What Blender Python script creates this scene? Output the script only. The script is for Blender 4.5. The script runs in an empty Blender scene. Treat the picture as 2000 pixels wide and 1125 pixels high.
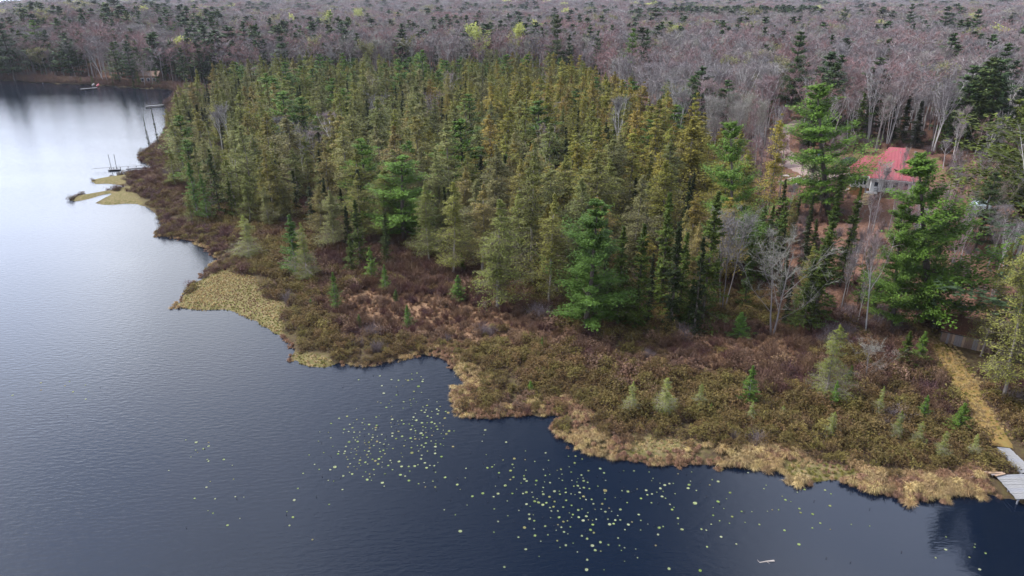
import bpy, math, random
import numpy as np
from mathutils import Vector, Matrix

random.seed(7)
RNG = np.random.default_rng(7)
SC = bpy.context.scene
COL = SC.collection
R = math.radians

# ------------------------------------------------------------------ camera
CAM_H = 36.0
FPX = 1333.3                       # focal length in photo pixels (photo 2000 x 1125)
HORIZON_Y = 2.0
PITCH = math.atan((562.5 - HORIZON_Y) / FPX)
cam_d = bpy.data.cameras.new('camera')
cam_d.sensor_width = 36.0
cam_d.lens = 24.0
cam_d.clip_start = 0.5
cam_d.clip_end = 20000
cam = bpy.data.objects.new('camera', cam_d)
COL.objects.link(cam)
cam.location = (0, 0, CAM_H)
cam.rotation_euler = (R(90) - PITCH, 0, 0)
SC.camera = cam

# ------------------------------------------------------------------ render / view
SC.render.engine = 'CYCLES'
SC.view_settings.view_transform = 'Standard'
SC.view_settings.look = 'None'
SC.view_settings.gamma = 1
SC.view_settings.exposure = 0.0
SC.view_settings.use_curve_mapping = False
SC.cycles.max_bounces = 5
SC.cycles.diffuse_bounces = 2
SC.cycles.glossy_bounces = 2
SC.cycles.transmission_bounces = 2
SC.cycles.transparent_max_bounces = 4
SC.cycles.caustics_reflective = False
SC.cycles.caustics_refractive = False

def NN(nt, typ, x=0, y=0, **kw):
    n = nt.nodes.new(typ)
    n.location = (x, y)
    for k, v in kw.items():
        setattr(n, k, v)
    return n

# ------------------------------------------------------------------ world: blue sky under broken bright cloud
SUN_EL, SUN_AZ = R(52), R(-70)      # azimuth from +Y, clockwise
world = bpy.data.worlds.new('World')
SC.world = world
world.use_nodes = True
wt = world.node_tree
wt.nodes.clear()
def build_world():
    L = wt.links.new
    out = NN(wt, 'ShaderNodeOutputWorld')
    bg = NN(wt, 'ShaderNodeBackground')
    bg.inputs['Strength'].default_value = 0.10
    sky = NN(wt, 'ShaderNodeTexSky')
    sky.sky_type = 'NISHITA'
    sky.sun_disc = False
    sky.sun_elevation = SUN_EL
    sky.sun_rotation = SUN_AZ
    sky.air_density = 1.3
    sky.dust_density = 2.0
    tc = NN(wt, 'ShaderNodeTexCoord')
    sep = NN(wt, 'ShaderNodeSeparateXYZ')
    L(tc.outputs['Generated'], sep.inputs[0])
    mx = NN(wt, 'ShaderNodeMath', operation='MAXIMUM'); L(sep.outputs[2], mx.inputs[0]); mx.inputs[1].default_value = 0.0
    ad = NN(wt, 'ShaderNodeMath', operation='ADD'); L(mx.outputs[0], ad.inputs[0]); ad.inputs[1].default_value = 0.18
    dx = NN(wt, 'ShaderNodeMath', operation='DIVIDE'); L(sep.outputs[0], dx.inputs[0]); L(ad.outputs[0], dx.inputs[1])
    dy = NN(wt, 'ShaderNodeMath', operation='DIVIDE'); L(sep.outputs[1], dy.inputs[0]); L(ad.outputs[0], dy.inputs[1])
    cmb = NN(wt, 'ShaderNodeCombineXYZ'); L(dx.outputs[0], cmb.inputs[0]); L(dy.outputs[0], cmb.inputs[1])
    # broken cloud layer
    n1 = NN(wt, 'ShaderNodeTexNoise'); L(cmb.outputs[0], n1.inputs['Vector'])
    n1.inputs['Scale'].default_value = 0.9; n1.inputs['Detail'].default_value = 5; n1.inputs['Roughness'].default_value = 0.5; n1.inputs['Distortion'].default_value = 0.4
    # the cloud banks: thick towards the left, thin to the upper right
    def bank(dirv, lo, hi):
        d = Vector(dirv).normalized()
        dot = NN(wt, 'ShaderNodeVectorMath', operation='DOT_PRODUCT')
        L(tc.outputs['Generated'], dot.inputs[0]); dot.inputs[1].default_value = d
        mr = NN(wt, 'ShaderNodeMapRange'); mr.interpolation_type = 'SMOOTHSTEP'
        L(dot.outputs['Value'], mr.inputs['Value'])
        mr.inputs['From Min'].default_value = lo; mr.inputs['From Max'].default_value = hi
        return mr.outputs['Result']
    def add(a, b, w):
        m = NN(wt, 'ShaderNodeMath', operation='MULTIPLY_ADD'); L(b, m.inputs[0]); m.inputs[1].default_value = w; L(a, m.inputs[2])
        return m.outputs[0]
    cov = n1.outputs['Fac']
    cov = add(cov, bank((-0.62, 0.75, 0.30), 0.55, 1.0), 0.22)
    cov = add(cov, bank((0.46, 0.65, 0.61), 0.94, 0.999), 0.30)
    cov = add(cov, bank((0.12, 0.74, 0.66), 0.90, 0.99), -0.16)
    lowm = NN(wt, 'ShaderNodeMapRange'); L(sep.outputs[2], lowm.inputs['Value'])
    lowm.inputs['From Min'].default_value = 0.0; lowm.inputs['From Max'].default_value = 0.45
    lowm.inputs['To Min'].default_value = 0.32; lowm.inputs['To Max'].default_value = 0.0
    cov = add(cov, lowm.outputs['Result'], 1.0)
    cr = NN(wt, 'ShaderNodeValToRGB')
    cr.color_ramp.elements[0].position = 0.40; cr.color_ramp.elements[0].color = (0, 0, 0, 1)
    cr.color_ramp.elements[1].position = 0.66; cr.color_ramp.elements[1].color = (1, 1, 1, 1)
    L(cov, cr.inputs[0])
    # cloud brightness
    n2 = NN(wt, 'ShaderNodeTexNoise'); L(cmb.outputs[0], n2.inputs['Vector'])
    n2.inputs['Scale'].default_value = 1.6; n2.inputs['Detail'].default_value = 6
    cc = NN(wt, 'ShaderNodeValToRGB')
    cc.color_ramp.elements[0].position = 0.35; cc.color_ramp.elements[0].color = (0.43, 0.50, 0.68, 1)
    cc.color_ramp.elements[1].position = 0.68; cc.color_ramp.elements[1].color = (0.92, 0.95, 1.0, 1)
    L(n2.outputs['Fac'], cc.inputs[0])
    sc = NN(wt, 'ShaderNodeVectorMath', operation='SCALE'); L(cc.outputs[0], sc.inputs[0]); sc.inputs['Scale'].default_value = CLOUD_GAIN
    # the cloud is brightest round the veiled sun
    glow = bank((math.sin(SUN_AZ) * math.cos(SUN_EL * .62), math.cos(SUN_AZ) * math.cos(SUN_EL * .62), math.sin(SUN_EL * .62)), 0.35, 1.0)
    puff = bank((-0.568, 0.765, 0.306), 0.988, 0.999)
    puff2 = bank((0.46, 0.65, 0.61), 0.965, 0.9995)
    glow = add(add(glow, puff, 0.8), puff2, 1.0)
    gm = NN(wt, 'ShaderNodeMath', operation='MULTIPLY_ADD'); L(glow, gm.inputs[0]); gm.inputs[1].default_value = CLOUD_GAIN * 1.35; gm.inputs[2].default_value = CLOUD_GAIN
    L(gm.outputs[0], sc.inputs['Scale'])
    mix = NN(wt, 'ShaderNodeMix', data_type='RGBA')
    L(cr.outputs[0], mix.inputs['Factor']); L(sky.outputs[0], mix.inputs[6]); L(sc.outputs[0], mix.inputs[7])
    L(mix.outputs[2], bg.inputs['Color'])
    L(bg.outputs[0], out.inputs[0])
CLOUD_GAIN = 20.5
build_world()

sun_d = bpy.data.lights.new('sun', 'SUN')
sun_d.energy = 4.6
sun_d.angle = R(9)
sun_d.color = (1.0, 0.97, 0.93)
sun = bpy.data.objects.new('sun', sun_d)
COL.objects.link(sun)
sv = Vector((math.sin(SUN_AZ) * math.cos(SUN_EL), math.cos(SUN_AZ) * math.cos(SUN_EL), math.sin(SUN_EL)))
sun.rotation_euler = (-sv).to_track_quat('-Z', 'Y').to_euler()

# ------------------------------------------------------------------ pixel <-> place
cP, sP = math.cos(PITCH), math.sin(PITCH)
def ray(px, py):
    u = (px - 1000.0) / FPX
    v = (562.5 - py) / FPX
    return np.array([u, cP + v * sP, -sP + v * cP])
def plane_hit(px, py, z=0.0):
    d = ray(px, py)
    t = (z - CAM_H) / d[2]
    return np.array([d[0] * t, d[1] * t])
def poly_world(pts, z=0.0):
    return np.array([plane_hit(x, y, z) for x, y in pts])

# ------------------------------------------------------------------ numpy value noise (for terrain and scatter)
def _hash(ix, iy, s):
    h = (ix.astype(np.int64) * 374761393 + iy.astype(np.int64) * 668265263 + s * 982451653) & 0xffffffff
    h = ((h ^ (h >> 13)) * 1274126177) & 0xffffffff
    return ((h ^ (h >> 16)) & 0xffff) / 65535.0
def vnoise(x, y, scale=1.0, seed=0):
    x = np.asarray(x, float) / scale; y = np.asarray(y, float) / scale
    ix = np.floor(x); iy = np.floor(y); fx = x - ix; fy = y - iy
    fx = fx * fx * (3 - 2 * fx); fy = fy * fy * (3 - 2 * fy)
    a = _hash(ix, iy, seed); b = _hash(ix + 1, iy, seed); c = _hash(ix, iy + 1, seed); d = _hash(ix + 1, iy + 1, seed)
    return (a * (1 - fx) + b * fx) * (1 - fy) + (c * (1 - fx) + d * fx) * fy
def fnoise(x, y, scale, seed=0, o=3):
    r = 0; a = 1; t = 0
    for k in range(o):
        r = r + a * vnoise(x, y, scale / 2 ** k, seed + k * 17); t += a; a *= 0.5
    return r / t
def sstep(a, b, v):
    t = np.clip((v - a) / (b - a), 0, 1)
    return t * t * (3 - 2 * t)

def sdf(poly, X, Y):
    """signed distance, positive inside the polygon"""
    X = np.asarray(X, float); Y = np.asarray(Y, float)
    shp = X.shape
    X = X.ravel(); Y = Y.ravel()
    dmin = np.full(X.shape, 1e18); ins = np.zeros(X.shape, bool)
    n = len(poly)
    for i in range(n):
        x0, y0 = poly[i]; x1, y1 = poly[(i + 1) % n]
        ex, ey = x1 - x0, y1 - y0
        L2 = ex * ex + ey * ey + 1e-12
        t = np.clip(((X - x0) * ex + (Y - y0) * ey) / L2, 0, 1)
        dx = X - (x0 + t * ex); dy = Y - (y0 + t * ey)
        dmin = np.minimum(dmin, dx * dx + dy * dy)
        if y0 != y1:
            cond = ((y0 > Y) != (y1 > Y)) & (X < ex * (Y - y0) / ey + x0)
            ins ^= cond
    d = np.sqrt(dmin)
    return np.where(ins, d, -d).reshape(shp)

SHORE_PX = [(2140,1005),(2060,990),(2000,986),(1975,974),(1960,975),(1925,964),(1880,968),(1840,975),(1800,978),(1772,982),(1745,970),
 (1710,965),(1680,955),(1650,942),(1630,936),(1605,940),(1570,944),(1540,935),(1510,917),(1480,909),(1440,912),(1400,909),
 (1350,908),(1300,910),(1260,905),(1215,900),(1180,893),(1145,885),(1120,872),(1100,858),(1082,845),(1075,832),(1090,820),(1102,812),
 (1070,813),(1040,811),(1010,813),(975,816),(940,818),(915,815),(900,808),(890,790),(878,768),(885,760),(910,752),(932,747),
 (925,738),(900,735),(885,722),(878,706),(855,698),(832,691),(810,693),(780,700),(745,708),(710,712),(680,712),(662,706),
 (645,716),(620,717),(590,712),(568,703),(575,690),(572,672),(558,660),(530,648),(505,630),(480,620),(455,608),(420,605),
 (385,605),(360,602),(342,600),(355,585),(362,572),(375,555),(395,545),(405,525),(420,515),(425,507),(415,500),(405,490),
 (395,480),(375,470),(345,465),(310,462),(303,455),(320,442),(308,425),(292,407),(262,398),(240,398),(215,401),(183,397),
 (205,385),(224,376),(205,379),(175,388),(150,394),(132,390),(150,382),(190,376),(228,369),(243,364),(215,359),(185,360),
 (175,352),(210,346),(245,341),(270,337),(288,332),(300,328),(278,318),(265,307),(283,295),(298,285),(318,262),(326,240),
 (322,225),(328,214),(318,206),(330,196),(345,184),(330,176),(290,174),(250,172),(205,168),(160,166),(130,165),(60,162),
 (20,158),(-60,156),(-300,152),(-700,150)]
shore_w = poly_world(SHORE_PX)
LAND = np.vstack([shore_w, [[-5000, 420], [-5000, 9000], [5000, 9000], [5000, 20], [90, 20]]])
# rough edge: give the traced shore little coves
def roughen(poly, n_in, amp):
    out = []
    rs = np.random.default_rng(3)
    for i in range(len(poly)):
        a = poly[i]; b = poly[(i + 1) % len(poly)]
        out.append(a)
        if i < n_in:
            L = np.hypot(*(b - a))
            k = int(min(6, L / 1.2))
            for j in range(1, k + 1):
                t = j / (k + 1)
                p = a * (1 - t) + b * t
                nrm = np.array([-(b - a)[1], (b - a)[0]]) / max(L, 1e-6)
                out.append(p + nrm * rs.uniform(-amp, amp))
    return np.array(out)
LAND = roughen(LAND, 116, 0.28)

UP_PX = [(2400,760),(2050,700),(1930,690),(1840,662),(1740,650),(1640,655),(1500,650),(1460,560),(1440,420),(1350,300),(1230,225),(1150,190),(900,182),(600,176),(340,170)]
UPL = np.vstack([poly_world(UP_PX), [[-200, 352], [-5000, 450], [-5000, 9000], [5000, 9000], [5000, 40]]])

def hgt(X, Y, sd=None):
    X = np.asarray(X, float); Y = np.asarray(Y, float)
    if sd is None: sd = sdf(LAND, X, Y)
    su = sdf(UPL, X, Y)
    D = np.hypot(X, Y)
    z = np.where(sd > 0, 0.38 * sstep(-0.2, 1.5, sd) + 0.0, np.clip(sd * 0.45, -2.5, 0))
    z = z + np.where(sd > 0, (fnoise(X, Y, 4.0, 5) - 0.5) * 0.30 * sstep(0.3, 3, sd), 0)
    z = z + 3.6 * sstep(0, 38, su) + 1.2 * sstep(0, 60, su) * (fnoise(X, Y, 30.0, 9) - 0.3) 
    az = X / np.maximum(Y, 1)
    far = (np.clip((D - 330) / 1900, 0, 1) * (18.5 - 11.0 * sstep(-0.62, -0.70, az)) + 11 * sstep(330, 700, D) * (fnoise(X, Y, 330.0, 21, 2) - 0.5)) * sstep(0, 120, su)
    far = far + sstep(0, 150, su) * sstep(-0.75, -0.62, az) * (1 - sstep(-0.56, -0.30, az)) * sstep(320, 560, D) * (1 - sstep(700, 1300, D)) * 9.0
    return z + far

_GX = np.concatenate([np.arange(-130, 150, 1.0)]); _GY = np.arange(30, 240, 1.0)
_GZ = hgt(*np.meshgrid(_GX, _GY))
_FX = np.arange(-2200, 2201, 12.0); _FY = np.arange(0, 2801, 12.0)
_FZ = hgt(*np.meshgrid(_FX, _FY))
def ground(x, y):
    """height of the terrain, read off a table"""
    near = _GX[0] < x < _GX[-1] and _GY[0] < y < _GY[-1]
    gx, gy, gz, st = (_GX, _GY, _GZ, 1.0) if near else (_FX, _FY, _FZ, 12.0)
    if not near and not (gx[0] < x < gx[-2] and gy[0] < y < gy[-2]): return float(hgt(np.array([x]), np.array([y]))[0])
    u = (x - gx[0]) / st; v = (y - gy[0]) / st; i = min(int(u), len(gx) - 2); j = min(int(v), len(gy) - 2); u -= i; v -= j
    return float((gz[j, i] * (1 - u) + gz[j, i + 1] * u) * (1 - v) + (gz[j + 1, i] * (1 - u) + gz[j + 1, i + 1] * u) * v)
def hit(px, py):
    """where the view ray through a photo point meets the terrain"""
    d = ray(px, py)
    if d[2] > -0.004: d = d.copy(); d[2] = -0.004
    t0 = (34.0 - CAM_H) / d[2]; t1 = min((0.0 - CAM_H) / d[2], 4000)
    t0 = min(t0, t1)
    ts = np.linspace(t0, t1, 240)
    zz = CAM_H + d[2] * ts - np.array([ground(d[0] * t, d[1] * t) for t in ts])
    k = np.argmax(zz <= 0) if (zz <= 0).any() else len(ts) - 1
    k = max(k, 1)
    a, b = ts[k - 1], ts[k]
    for _ in range(14):
        m = (a + b) / 2
        if CAM_H + d[2] * m - ground(d[0] * m, d[1] * m) > 0: a = m
        else: b = m
    return np.array([d[0] * b, d[1] * b, ground(d[0] * b, d[1] * b)])
def proj(X, Y, Z):
    X = np.asarray(X, float); Y = np.asarray(Y, float); Z = np.asarray(Z, float) - CAM_H
    dep = Y * cP - Z * sP
    return 1000 + FPX * X / dep, 562.5 - FPX * (Y * sP + Z * cP) / dep
def top_height(p, px, py):
    """height above p of a photo point standing over p"""
    d = ray(px, py)
    return CAM_H + p[1] * d[2] / d[1] - p[2]

# ------------------------------------------------------------------ object helpers
def setp(o, label=None, cat=None, group=None, kind=None):
    if label: o['label'] = label
    if cat: o['category'] = cat
    if group: o['group'] = group
    if kind: o['kind'] = kind
    return o
def empty(name, loc, rz=0.0, **kw):
    o = bpy.data.objects.new(name, None)
    o.empty_display_size = 0.3
    COL.objects.link(o)
    o.location = loc; o.rotation_euler = (0, 0, rz)
    return setp(o, **kw)
def mobj(name, me, parent=None, loc=(0, 0, 0), rot=(0, 0, 0), scale=None, **kw):
    o = bpy.data.objects.new(name, me)
    COL.objects.link(o)
    if parent is not None: o.parent = parent
    o.location = loc; o.rotation_euler = rot
    if scale is not None: o.scale = scale
    return setp(o, **kw)

class MB:
    """collects triangles/quads with a material slot each"""
    def __init__(s): s.v = []; s.f = []; s.m = []; s.n = 0
    def add(s, verts, faces, mat=0):
        verts = np.asarray(verts, float).reshape(-1, 3)
        s.v.append(verts)
        for f in faces: s.f.append(tuple(int(i) + s.n for i in f)); s.m.append(mat)
        s.n += len(verts)
    def tris(s, P, mat=0):
        """P: (n,3,3) loose triangles"""
        P = np.asarray(P, float); n = len(P)
        s.v.append(P.reshape(-1, 3))
        idx = (np.arange(n * 3) + s.n).reshape(-1, 3)
        s.f.extend(map(tuple, idx.tolist())); s.m.extend([mat] * n)
        s.n += n * 3
    def tube(s, pts, rad, sides=5, mat=0, cap=True):
        pts = np.asarray(pts, float); n = len(pts)
        rad = np.broadcast_to(np.asarray(rad, float), (n,))
        d = np.gradient(pts, axis=0); d /= (np.linalg.norm(d, axis=1, keepdims=True) + 1e-9)
        ref = np.array([0.31, 0.17, 0.93]) if abs(d[0][2]) < 0.8 else np.array([1, 0.1, 0.0])
        a = np.cross(d, ref); a /= (np.linalg.norm(a, axis=1, keepdims=True) + 1e-9)
        b = np.cross(d, a)
        ang = np.arange(sides) * 2 * np.pi / sides
        V = pts[:, None, :] + rad[:, None, None] * (a[:, None, :] * np.cos(ang)[None, :, None] + b[:, None, :] * np.sin(ang)[None, :, None])
        F = []
        for i in range(n - 1):
            for k in range(sides):
                k2 = (k + 1) % sides
                F.append((i * sides + k, i * sides + k2, (i + 1) * sides + k2, (i + 1) * sides + k))
        if cap:
            F.append(tuple((n - 1) * sides + k for k in range(sides)))
            F.append(tuple(reversed(range(sides))))
        s.add(V.reshape(-1, 3), F, mat)
    def box(s, c, size, mat=0, rz=0.0, M=None):
        hx, hy, hz = size[0] / 2, size[1] / 2, size[2] / 2
        V = np.array([[x, y, z] for z in (-hz, hz) for y in (-hy, hy) for x in (-hx, hx)])
        if M is not None: V = V @ np.asarray(M).T
        elif rz: 
            cs, sn = math.cos(rz), math.sin(rz)
            V = V @ np.array([[cs, sn, 0], [-sn, cs, 0], [0, 0, 1]])
        s.add(V + np.asarray(c, float), [(0,2,3,1),(4,5,7,6),(0,1,5,4),(2,6,7,3),(0,4,6,2),(1,3,7,5)], mat)
    def prism(s, poly, z0, z1, mat=0):
        n = len(poly); poly = np.asarray(poly, float)
        V = np.vstack([np.c_[poly, np.full(n, z0)], np.c_[poly, np.full(n, z1)]])
        F = [tuple(range(n))[::-1], tuple(range(n, 2 * n))] + [(i, (i + 1) % n, n + (i + 1) % n, n + i) for i in range(n)]
        s.add(V, F, mat)
    def mesh(s, name, mats, smooth=False):
        me = bpy.data.meshes.new(name)
        V = np.vstack(s.v) if s.v else np.zeros((0, 3))
        me.from_pydata(V.tolist(), [], s.f)
        for m in mats: me.materials.append(m)
        if len(mats) > 1: me.polygons.foreach_set('material_index', np.array(s.m, np.int32))
        if smooth: me.polygons.foreach_set('use_smooth', np.ones(len(s.f), bool))
        me.update()
        return me

def unit(v): return v / (np.linalg.norm(v, axis=-1, keepdims=True) + 1e-9)
def slivers(P0, P1, W, rng):
    """thin tapering triangles from P0 to P1"""
    d = unit(P1 - P0)
    side = unit(np.cross(d, rng.normal(size=d.shape)))
    W = np.broadcast_to(np.asarray(W, float), (len(P0),))[:, None]
    return np.stack([P0 - side * W / 2, P0 + side * W / 2, P1], axis=1)
def leaves(C, S, rng, flat=0.0, stretch=1.0, axis=None):
    """small triangles round the points C; flat 1 = lying level"""
    n = len(C)
    nrm = rng.normal(size=(n, 3)); nrm[:, 2] = np.abs(nrm[:, 2]) + flat * 3
    nrm = unit(nrm)
    a = rng.normal(size=(n, 3)) if axis is None else axis + rng.normal(size=(n, 3)) * 0.35
    a = unit(a - nrm * np.sum(a * nrm, axis=1, keepdims=True))
    b = np.cross(nrm, a)
    S = np.broadcast_to(np.asarray(S, float), (n,))[:, None] * rng.uniform(0.7, 1.3, size=(n, 1))
    return np.stack([C - a * S * 0.5 * stretch + b * S * 0.5, C - a * S * 0.5 * stretch - b * S * 0.5, C + a * S * stretch * 0.8], axis=1)

# ------------------------------------------------------------------ materials
def mat(name, col, rough=0.8, spec=0.25, noise=None, metallic=0.0):
    m = bpy.data.materials.new(name); m.use_nodes = True
    nt = m.node_tree; b = nt.nodes['Principled BSDF']
    b.inputs['Base Color'].default_value = (*col, 1)
    b.inputs['Roughness'].default_value = rough
    b.inputs['Specular IOR Level'].default_value = spec
    b.inputs['Metallic'].default_value = metallic
    if noise:
        sc, col2, stretch = noise
        tc = NN(nt, 'ShaderNodeTexCoord'); mp = NN(nt, 'ShaderNodeMapping')
        mp.inputs['Scale'].default_value = stretch
        nz = NN(nt, 'ShaderNodeTexNoise'); nz.inputs['Scale'].default_value = sc; nz.inputs['Detail'].default_value = 6; nz.inputs['Roughness'].default_value = 0.65
        cr = NN(nt, 'ShaderNodeValToRGB')
        cr.color_ramp.elements[0].position = 0.34; cr.color_ramp.elements[0].color = (*col, 1)
        cr.color_ramp.elements[1].position = 0.66; cr.color_ramp.elements[1].color = (*col2, 1)
        L = nt.links.new
        L(tc.outputs['Object'], mp.inputs[0]); L(mp.outputs[0], nz.inputs['Vector']); L(nz.outputs['Fac'], cr.inputs[0]); L(cr.outputs[0], b.inputs['Base Color'])
        bp = NN(nt, 'ShaderNodeBump'); bp.inputs['Strength'].default_value = 0.35; bp.inputs['Distance'].default_value = 0.03
        L(nz.outputs['Fac'], bp.inputs['Height']); L(bp.outputs[0], b.inputs['Normal'])
    return m
def leafmat(name, objcols, isl=0.35, rough=0.65, trans=0.0, hue=0.0):
    """colour differs from plant to plant (ramp over object random) and from tuft to tuft"""
    m = bpy.data.materials.new(name); m.use_nodes = True
    nt = m.node_tree; b = nt.nodes['Principled BSDF']; L = nt.links.new
    oi = NN(nt, 'ShaderNodeObjectInfo'); cr = NN(nt, 'ShaderNodeValToRGB')
    els = cr.color_ramp.elements
    n = len(objcols)
    while len(els) < n: els.new(0.5)
    for i, c in enumerate(objcols):
        els[i].position = i / max(n - 1, 1); 
    for i, c in enumerate(objcols): els[i].color = (*c, 1)
    L(oi.outputs['Random'], cr.inputs[0])
    geo = NN(nt, 'ShaderNodeNewGeometry')
    mr = NN(nt, 'ShaderNodeMapRange'); L(geo.outputs['Random Per Island'], mr.inputs['Value'])
    mr.inputs['To Min'].default_value = 1 - isl; mr.inputs['To Max'].default_value = 1 + isl
    hs = NN(nt, 'ShaderNodeHueSaturation'); L(cr.outputs[0], hs.inputs['Color']); L(mr.outputs[0], hs.inputs['Value'])
    wn = NN(nt, 'ShaderNodeTexWhiteNoise'); wn.noise_dimensions = '1D'; L(oi.outputs['Random'], wn.inputs['W'])
    mr2 = NN(nt, 'ShaderNodeMapRange'); L(wn.outputs['Value'], mr2.inputs['Value'])
    mr2.inputs['To Min'].default_value = 0.8; mr2.inputs['To Max'].default_value = 1.2
    vm = NN(nt, 'ShaderNodeVectorMath', operation='SCALE'); L(hs.outputs[0], vm.inputs[0]); L(mr2.outputs[0], vm.inputs['Scale'])
    L(vm.outputs[0], b.inputs['Base Color'])
    b.inputs['Roughness'].default_value = rough
    b.inputs['Specular IOR Level'].default_value = 0.15
    if trans > 0:
        tr = NN(nt, 'ShaderNodeBsdfTranslucent'); L(vm.outputs[0], tr.inputs['Color'])
        mx = NN(nt, 'ShaderNodeMixShader'); mx.inputs[0].default_value = trans
        out = nt.nodes['Material Output']
        L(b.outputs[0], mx.inputs[1]); L(tr.outputs[0], mx.inputs[2]); L(mx.outputs[0], out.inputs[0])
    return m

M = {}
M['larch'] = leafmat('larch_needles', [(0.27,0.225,0.065),(0.22,0.235,0.05),(0.28,0.27,0.065),(0.20,0.225,0.055),(0.31,0.235,0.085)], 0.25, trans=0.18)
M['larch_gold'] = leafmat('golden_larch_needles', [(0.30,0.24,0.05),(0.25,0.25,0.045),(0.33,0.27,0.055),(0.31,0.215,0.06)], 0.25, trans=0.18)
M['larch_grey'] = leafmat('greyish_larch_needles', [(0.25,0.24,0.09),(0.20,0.225,0.07),(0.29,0.26,0.115)], 0.25, trans=0.18)
M['larch_pale'] = leafmat('pale_larch_needles', [(0.24,0.28,0.05),(0.28,0.31,0.065),(0.21,0.26,0.04)], 0.3, trans=0.2)
M['spruce'] = leafmat('spruce_needles', [(0.026,0.038,0.012),(0.040,0.054,0.016),(0.036,0.044,0.020)], 0.45)
M['fir'] = leafmat('fir_needles', [(0.055,0.088,0.016),(0.080,0.112,0.020),(0.058,0.078,0.022)], 0.5, trans=0.15)
M['pine'] = leafmat('pine_needles', [(0.095,0.175,0.022),(0.105,0.18,0.030),(0.080,0.155,0.032)], 0.45, trans=0.2)
M['pine_far'] = leafmat('pine_needles_dark', [(0.036,0.064,0.020),(0.055,0.095,0.028),(0.042,0.068,0.030),(0.075,0.10,0.028)], 0.4)
M['pine_lime'] = leafmat('pine_needles_fresh', [(0.13,0.21,0.035),(0.10,0.19,0.04)], 0.35, trans=0.25)
M['jack'] = leafmat('jack_pine_needles', [(0.075,0.095,0.016),(0.085,0.10,0.018)], 0.45)
M['lime'] = leafmat('budding_leaves', [(0.56,0.58,0.15),(0.48,0.52,0.15)], 0.25, trans=0.35)
M['olivebud'] = leafmat('olive_buds', [(0.24,0.24,0.10),(0.28,0.26,0.13)], 0.25, trans=0.3)
M['bark_d'] = leafmat('dark_bark', [(0.075,0.060,0.050),(0.11,0.09,0.08)], 0.15)
M['bark_g'] = leafmat('grey_bark', [(0.22,0.20,0.185),(0.30,0.27,0.26),(0.17,0.15,0.145)], 0.15)
M['bark_w'] = leafmat('white_birch_bark', [(0.48,0.45,0.44),(0.40,0.38,0.37),(0.55,0.52,0.50)], 0.12)
M['larch_twig'] = leafmat('larch_twigs', [(0.10,0.085,0.065),(0.13,0.105,0.08)], 0.3)
M['bark_l'] = leafmat('larch_bark', [(0.24,0.20,0.18),(0.30,0.26,0.235)], 0.15)
M['bark_m'] = leafmat('mid_grey_bark', [(0.17,0.15,0.145),(0.21,0.185,0.18)], 0.15)
M['twig'] = leafmat('hardwood_twigs', [(0.175,0.155,0.165),(0.215,0.19,0.20),(0.24,0.175,0.18),(0.24,0.22,0.22),(0.185,0.165,0.175),(0.29,0.27,0.26),(0.245,0.165,0.16),(0.22,0.20,0.205)], 0.25)
M['twig_red'] = leafmat('maple_twigs', [(0.24,0.145,0.15),(0.27,0.155,0.145),(0.22,0.15,0.16)], 0.25)
M['twig_pale'] = leafmat('poplar_twigs', [(0.29,0.27,0.25),(0.26,0.25,0.22),(0.29,0.28,0.23)], 0.25)
M['sh_leaf'] = leafmat('leatherleaf', [(0.13,0.078,0.035),(0.15,0.12,0.038),(0.13,0.09,0.035),(0.17,0.105,0.045),(0.19,0.16,0.045),(0.125,0.07,0.04)], 0.5, trans=0.2)
M['sh_brown'] = leafmat('brown_bog_shrub', [(0.14,0.075,0.045),(0.17,0.105,0.07),(0.12,0.065,0.05),(0.19,0.12,0.065)], 0.45)
M['sh_maroon'] = leafmat('sweet_gale', [(0.11,0.055,0.055),(0.13,0.065,0.055),(0.095,0.05,0.06)], 0.35)
M['sh_grey'] = leafmat('grey_twigs', [(0.22,0.175,0.18),(0.17,0.135,0.14)], 0.25)
M['stem'] = leafmat('shrub_stems', [(0.115,0.07,0.05),(0.14,0.09,0.07)], 0.3)
M['sedge'] = leafmat('dry_sedge', [(0.50,0.36,0.165),(0.38,0.25,0.13),(0.60,0.46,0.21),(0.30,0.20,0.11),(0.50,0.38,0.19)], 0.35, trans=0.2)
M['sedge_g'] = leafmat('green_sedge', [(0.20,0.195,0.045),(0.25,0.22,0.06),(0.33,0.26,0.10)], 0.3, trans=0.3)
M['sedge_r'] = leafmat('russet_sedge', [(0.30,0.17,0.11),(0.34,0.21,0.12),(0.25,0.14,0.10)], 0.3, trans=0.2)
# ------------------------------------------------------------------ tree meshes (trunk + crown), nominal height 10 m
def lean_line(h, n, rng, amp):
    z = np.linspace(0, h, n)
    p = np.cumsum(rng.normal(size=(n, 2)) * amp, axis=0); p -= p[0]
    return np.c_[p, z]
def on_line(P, z):
    return np.c_[np.interp(z, P[:, 2], P[:, 0]), np.interp(z, P[:, 2], P[:, 1]), z]

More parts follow.
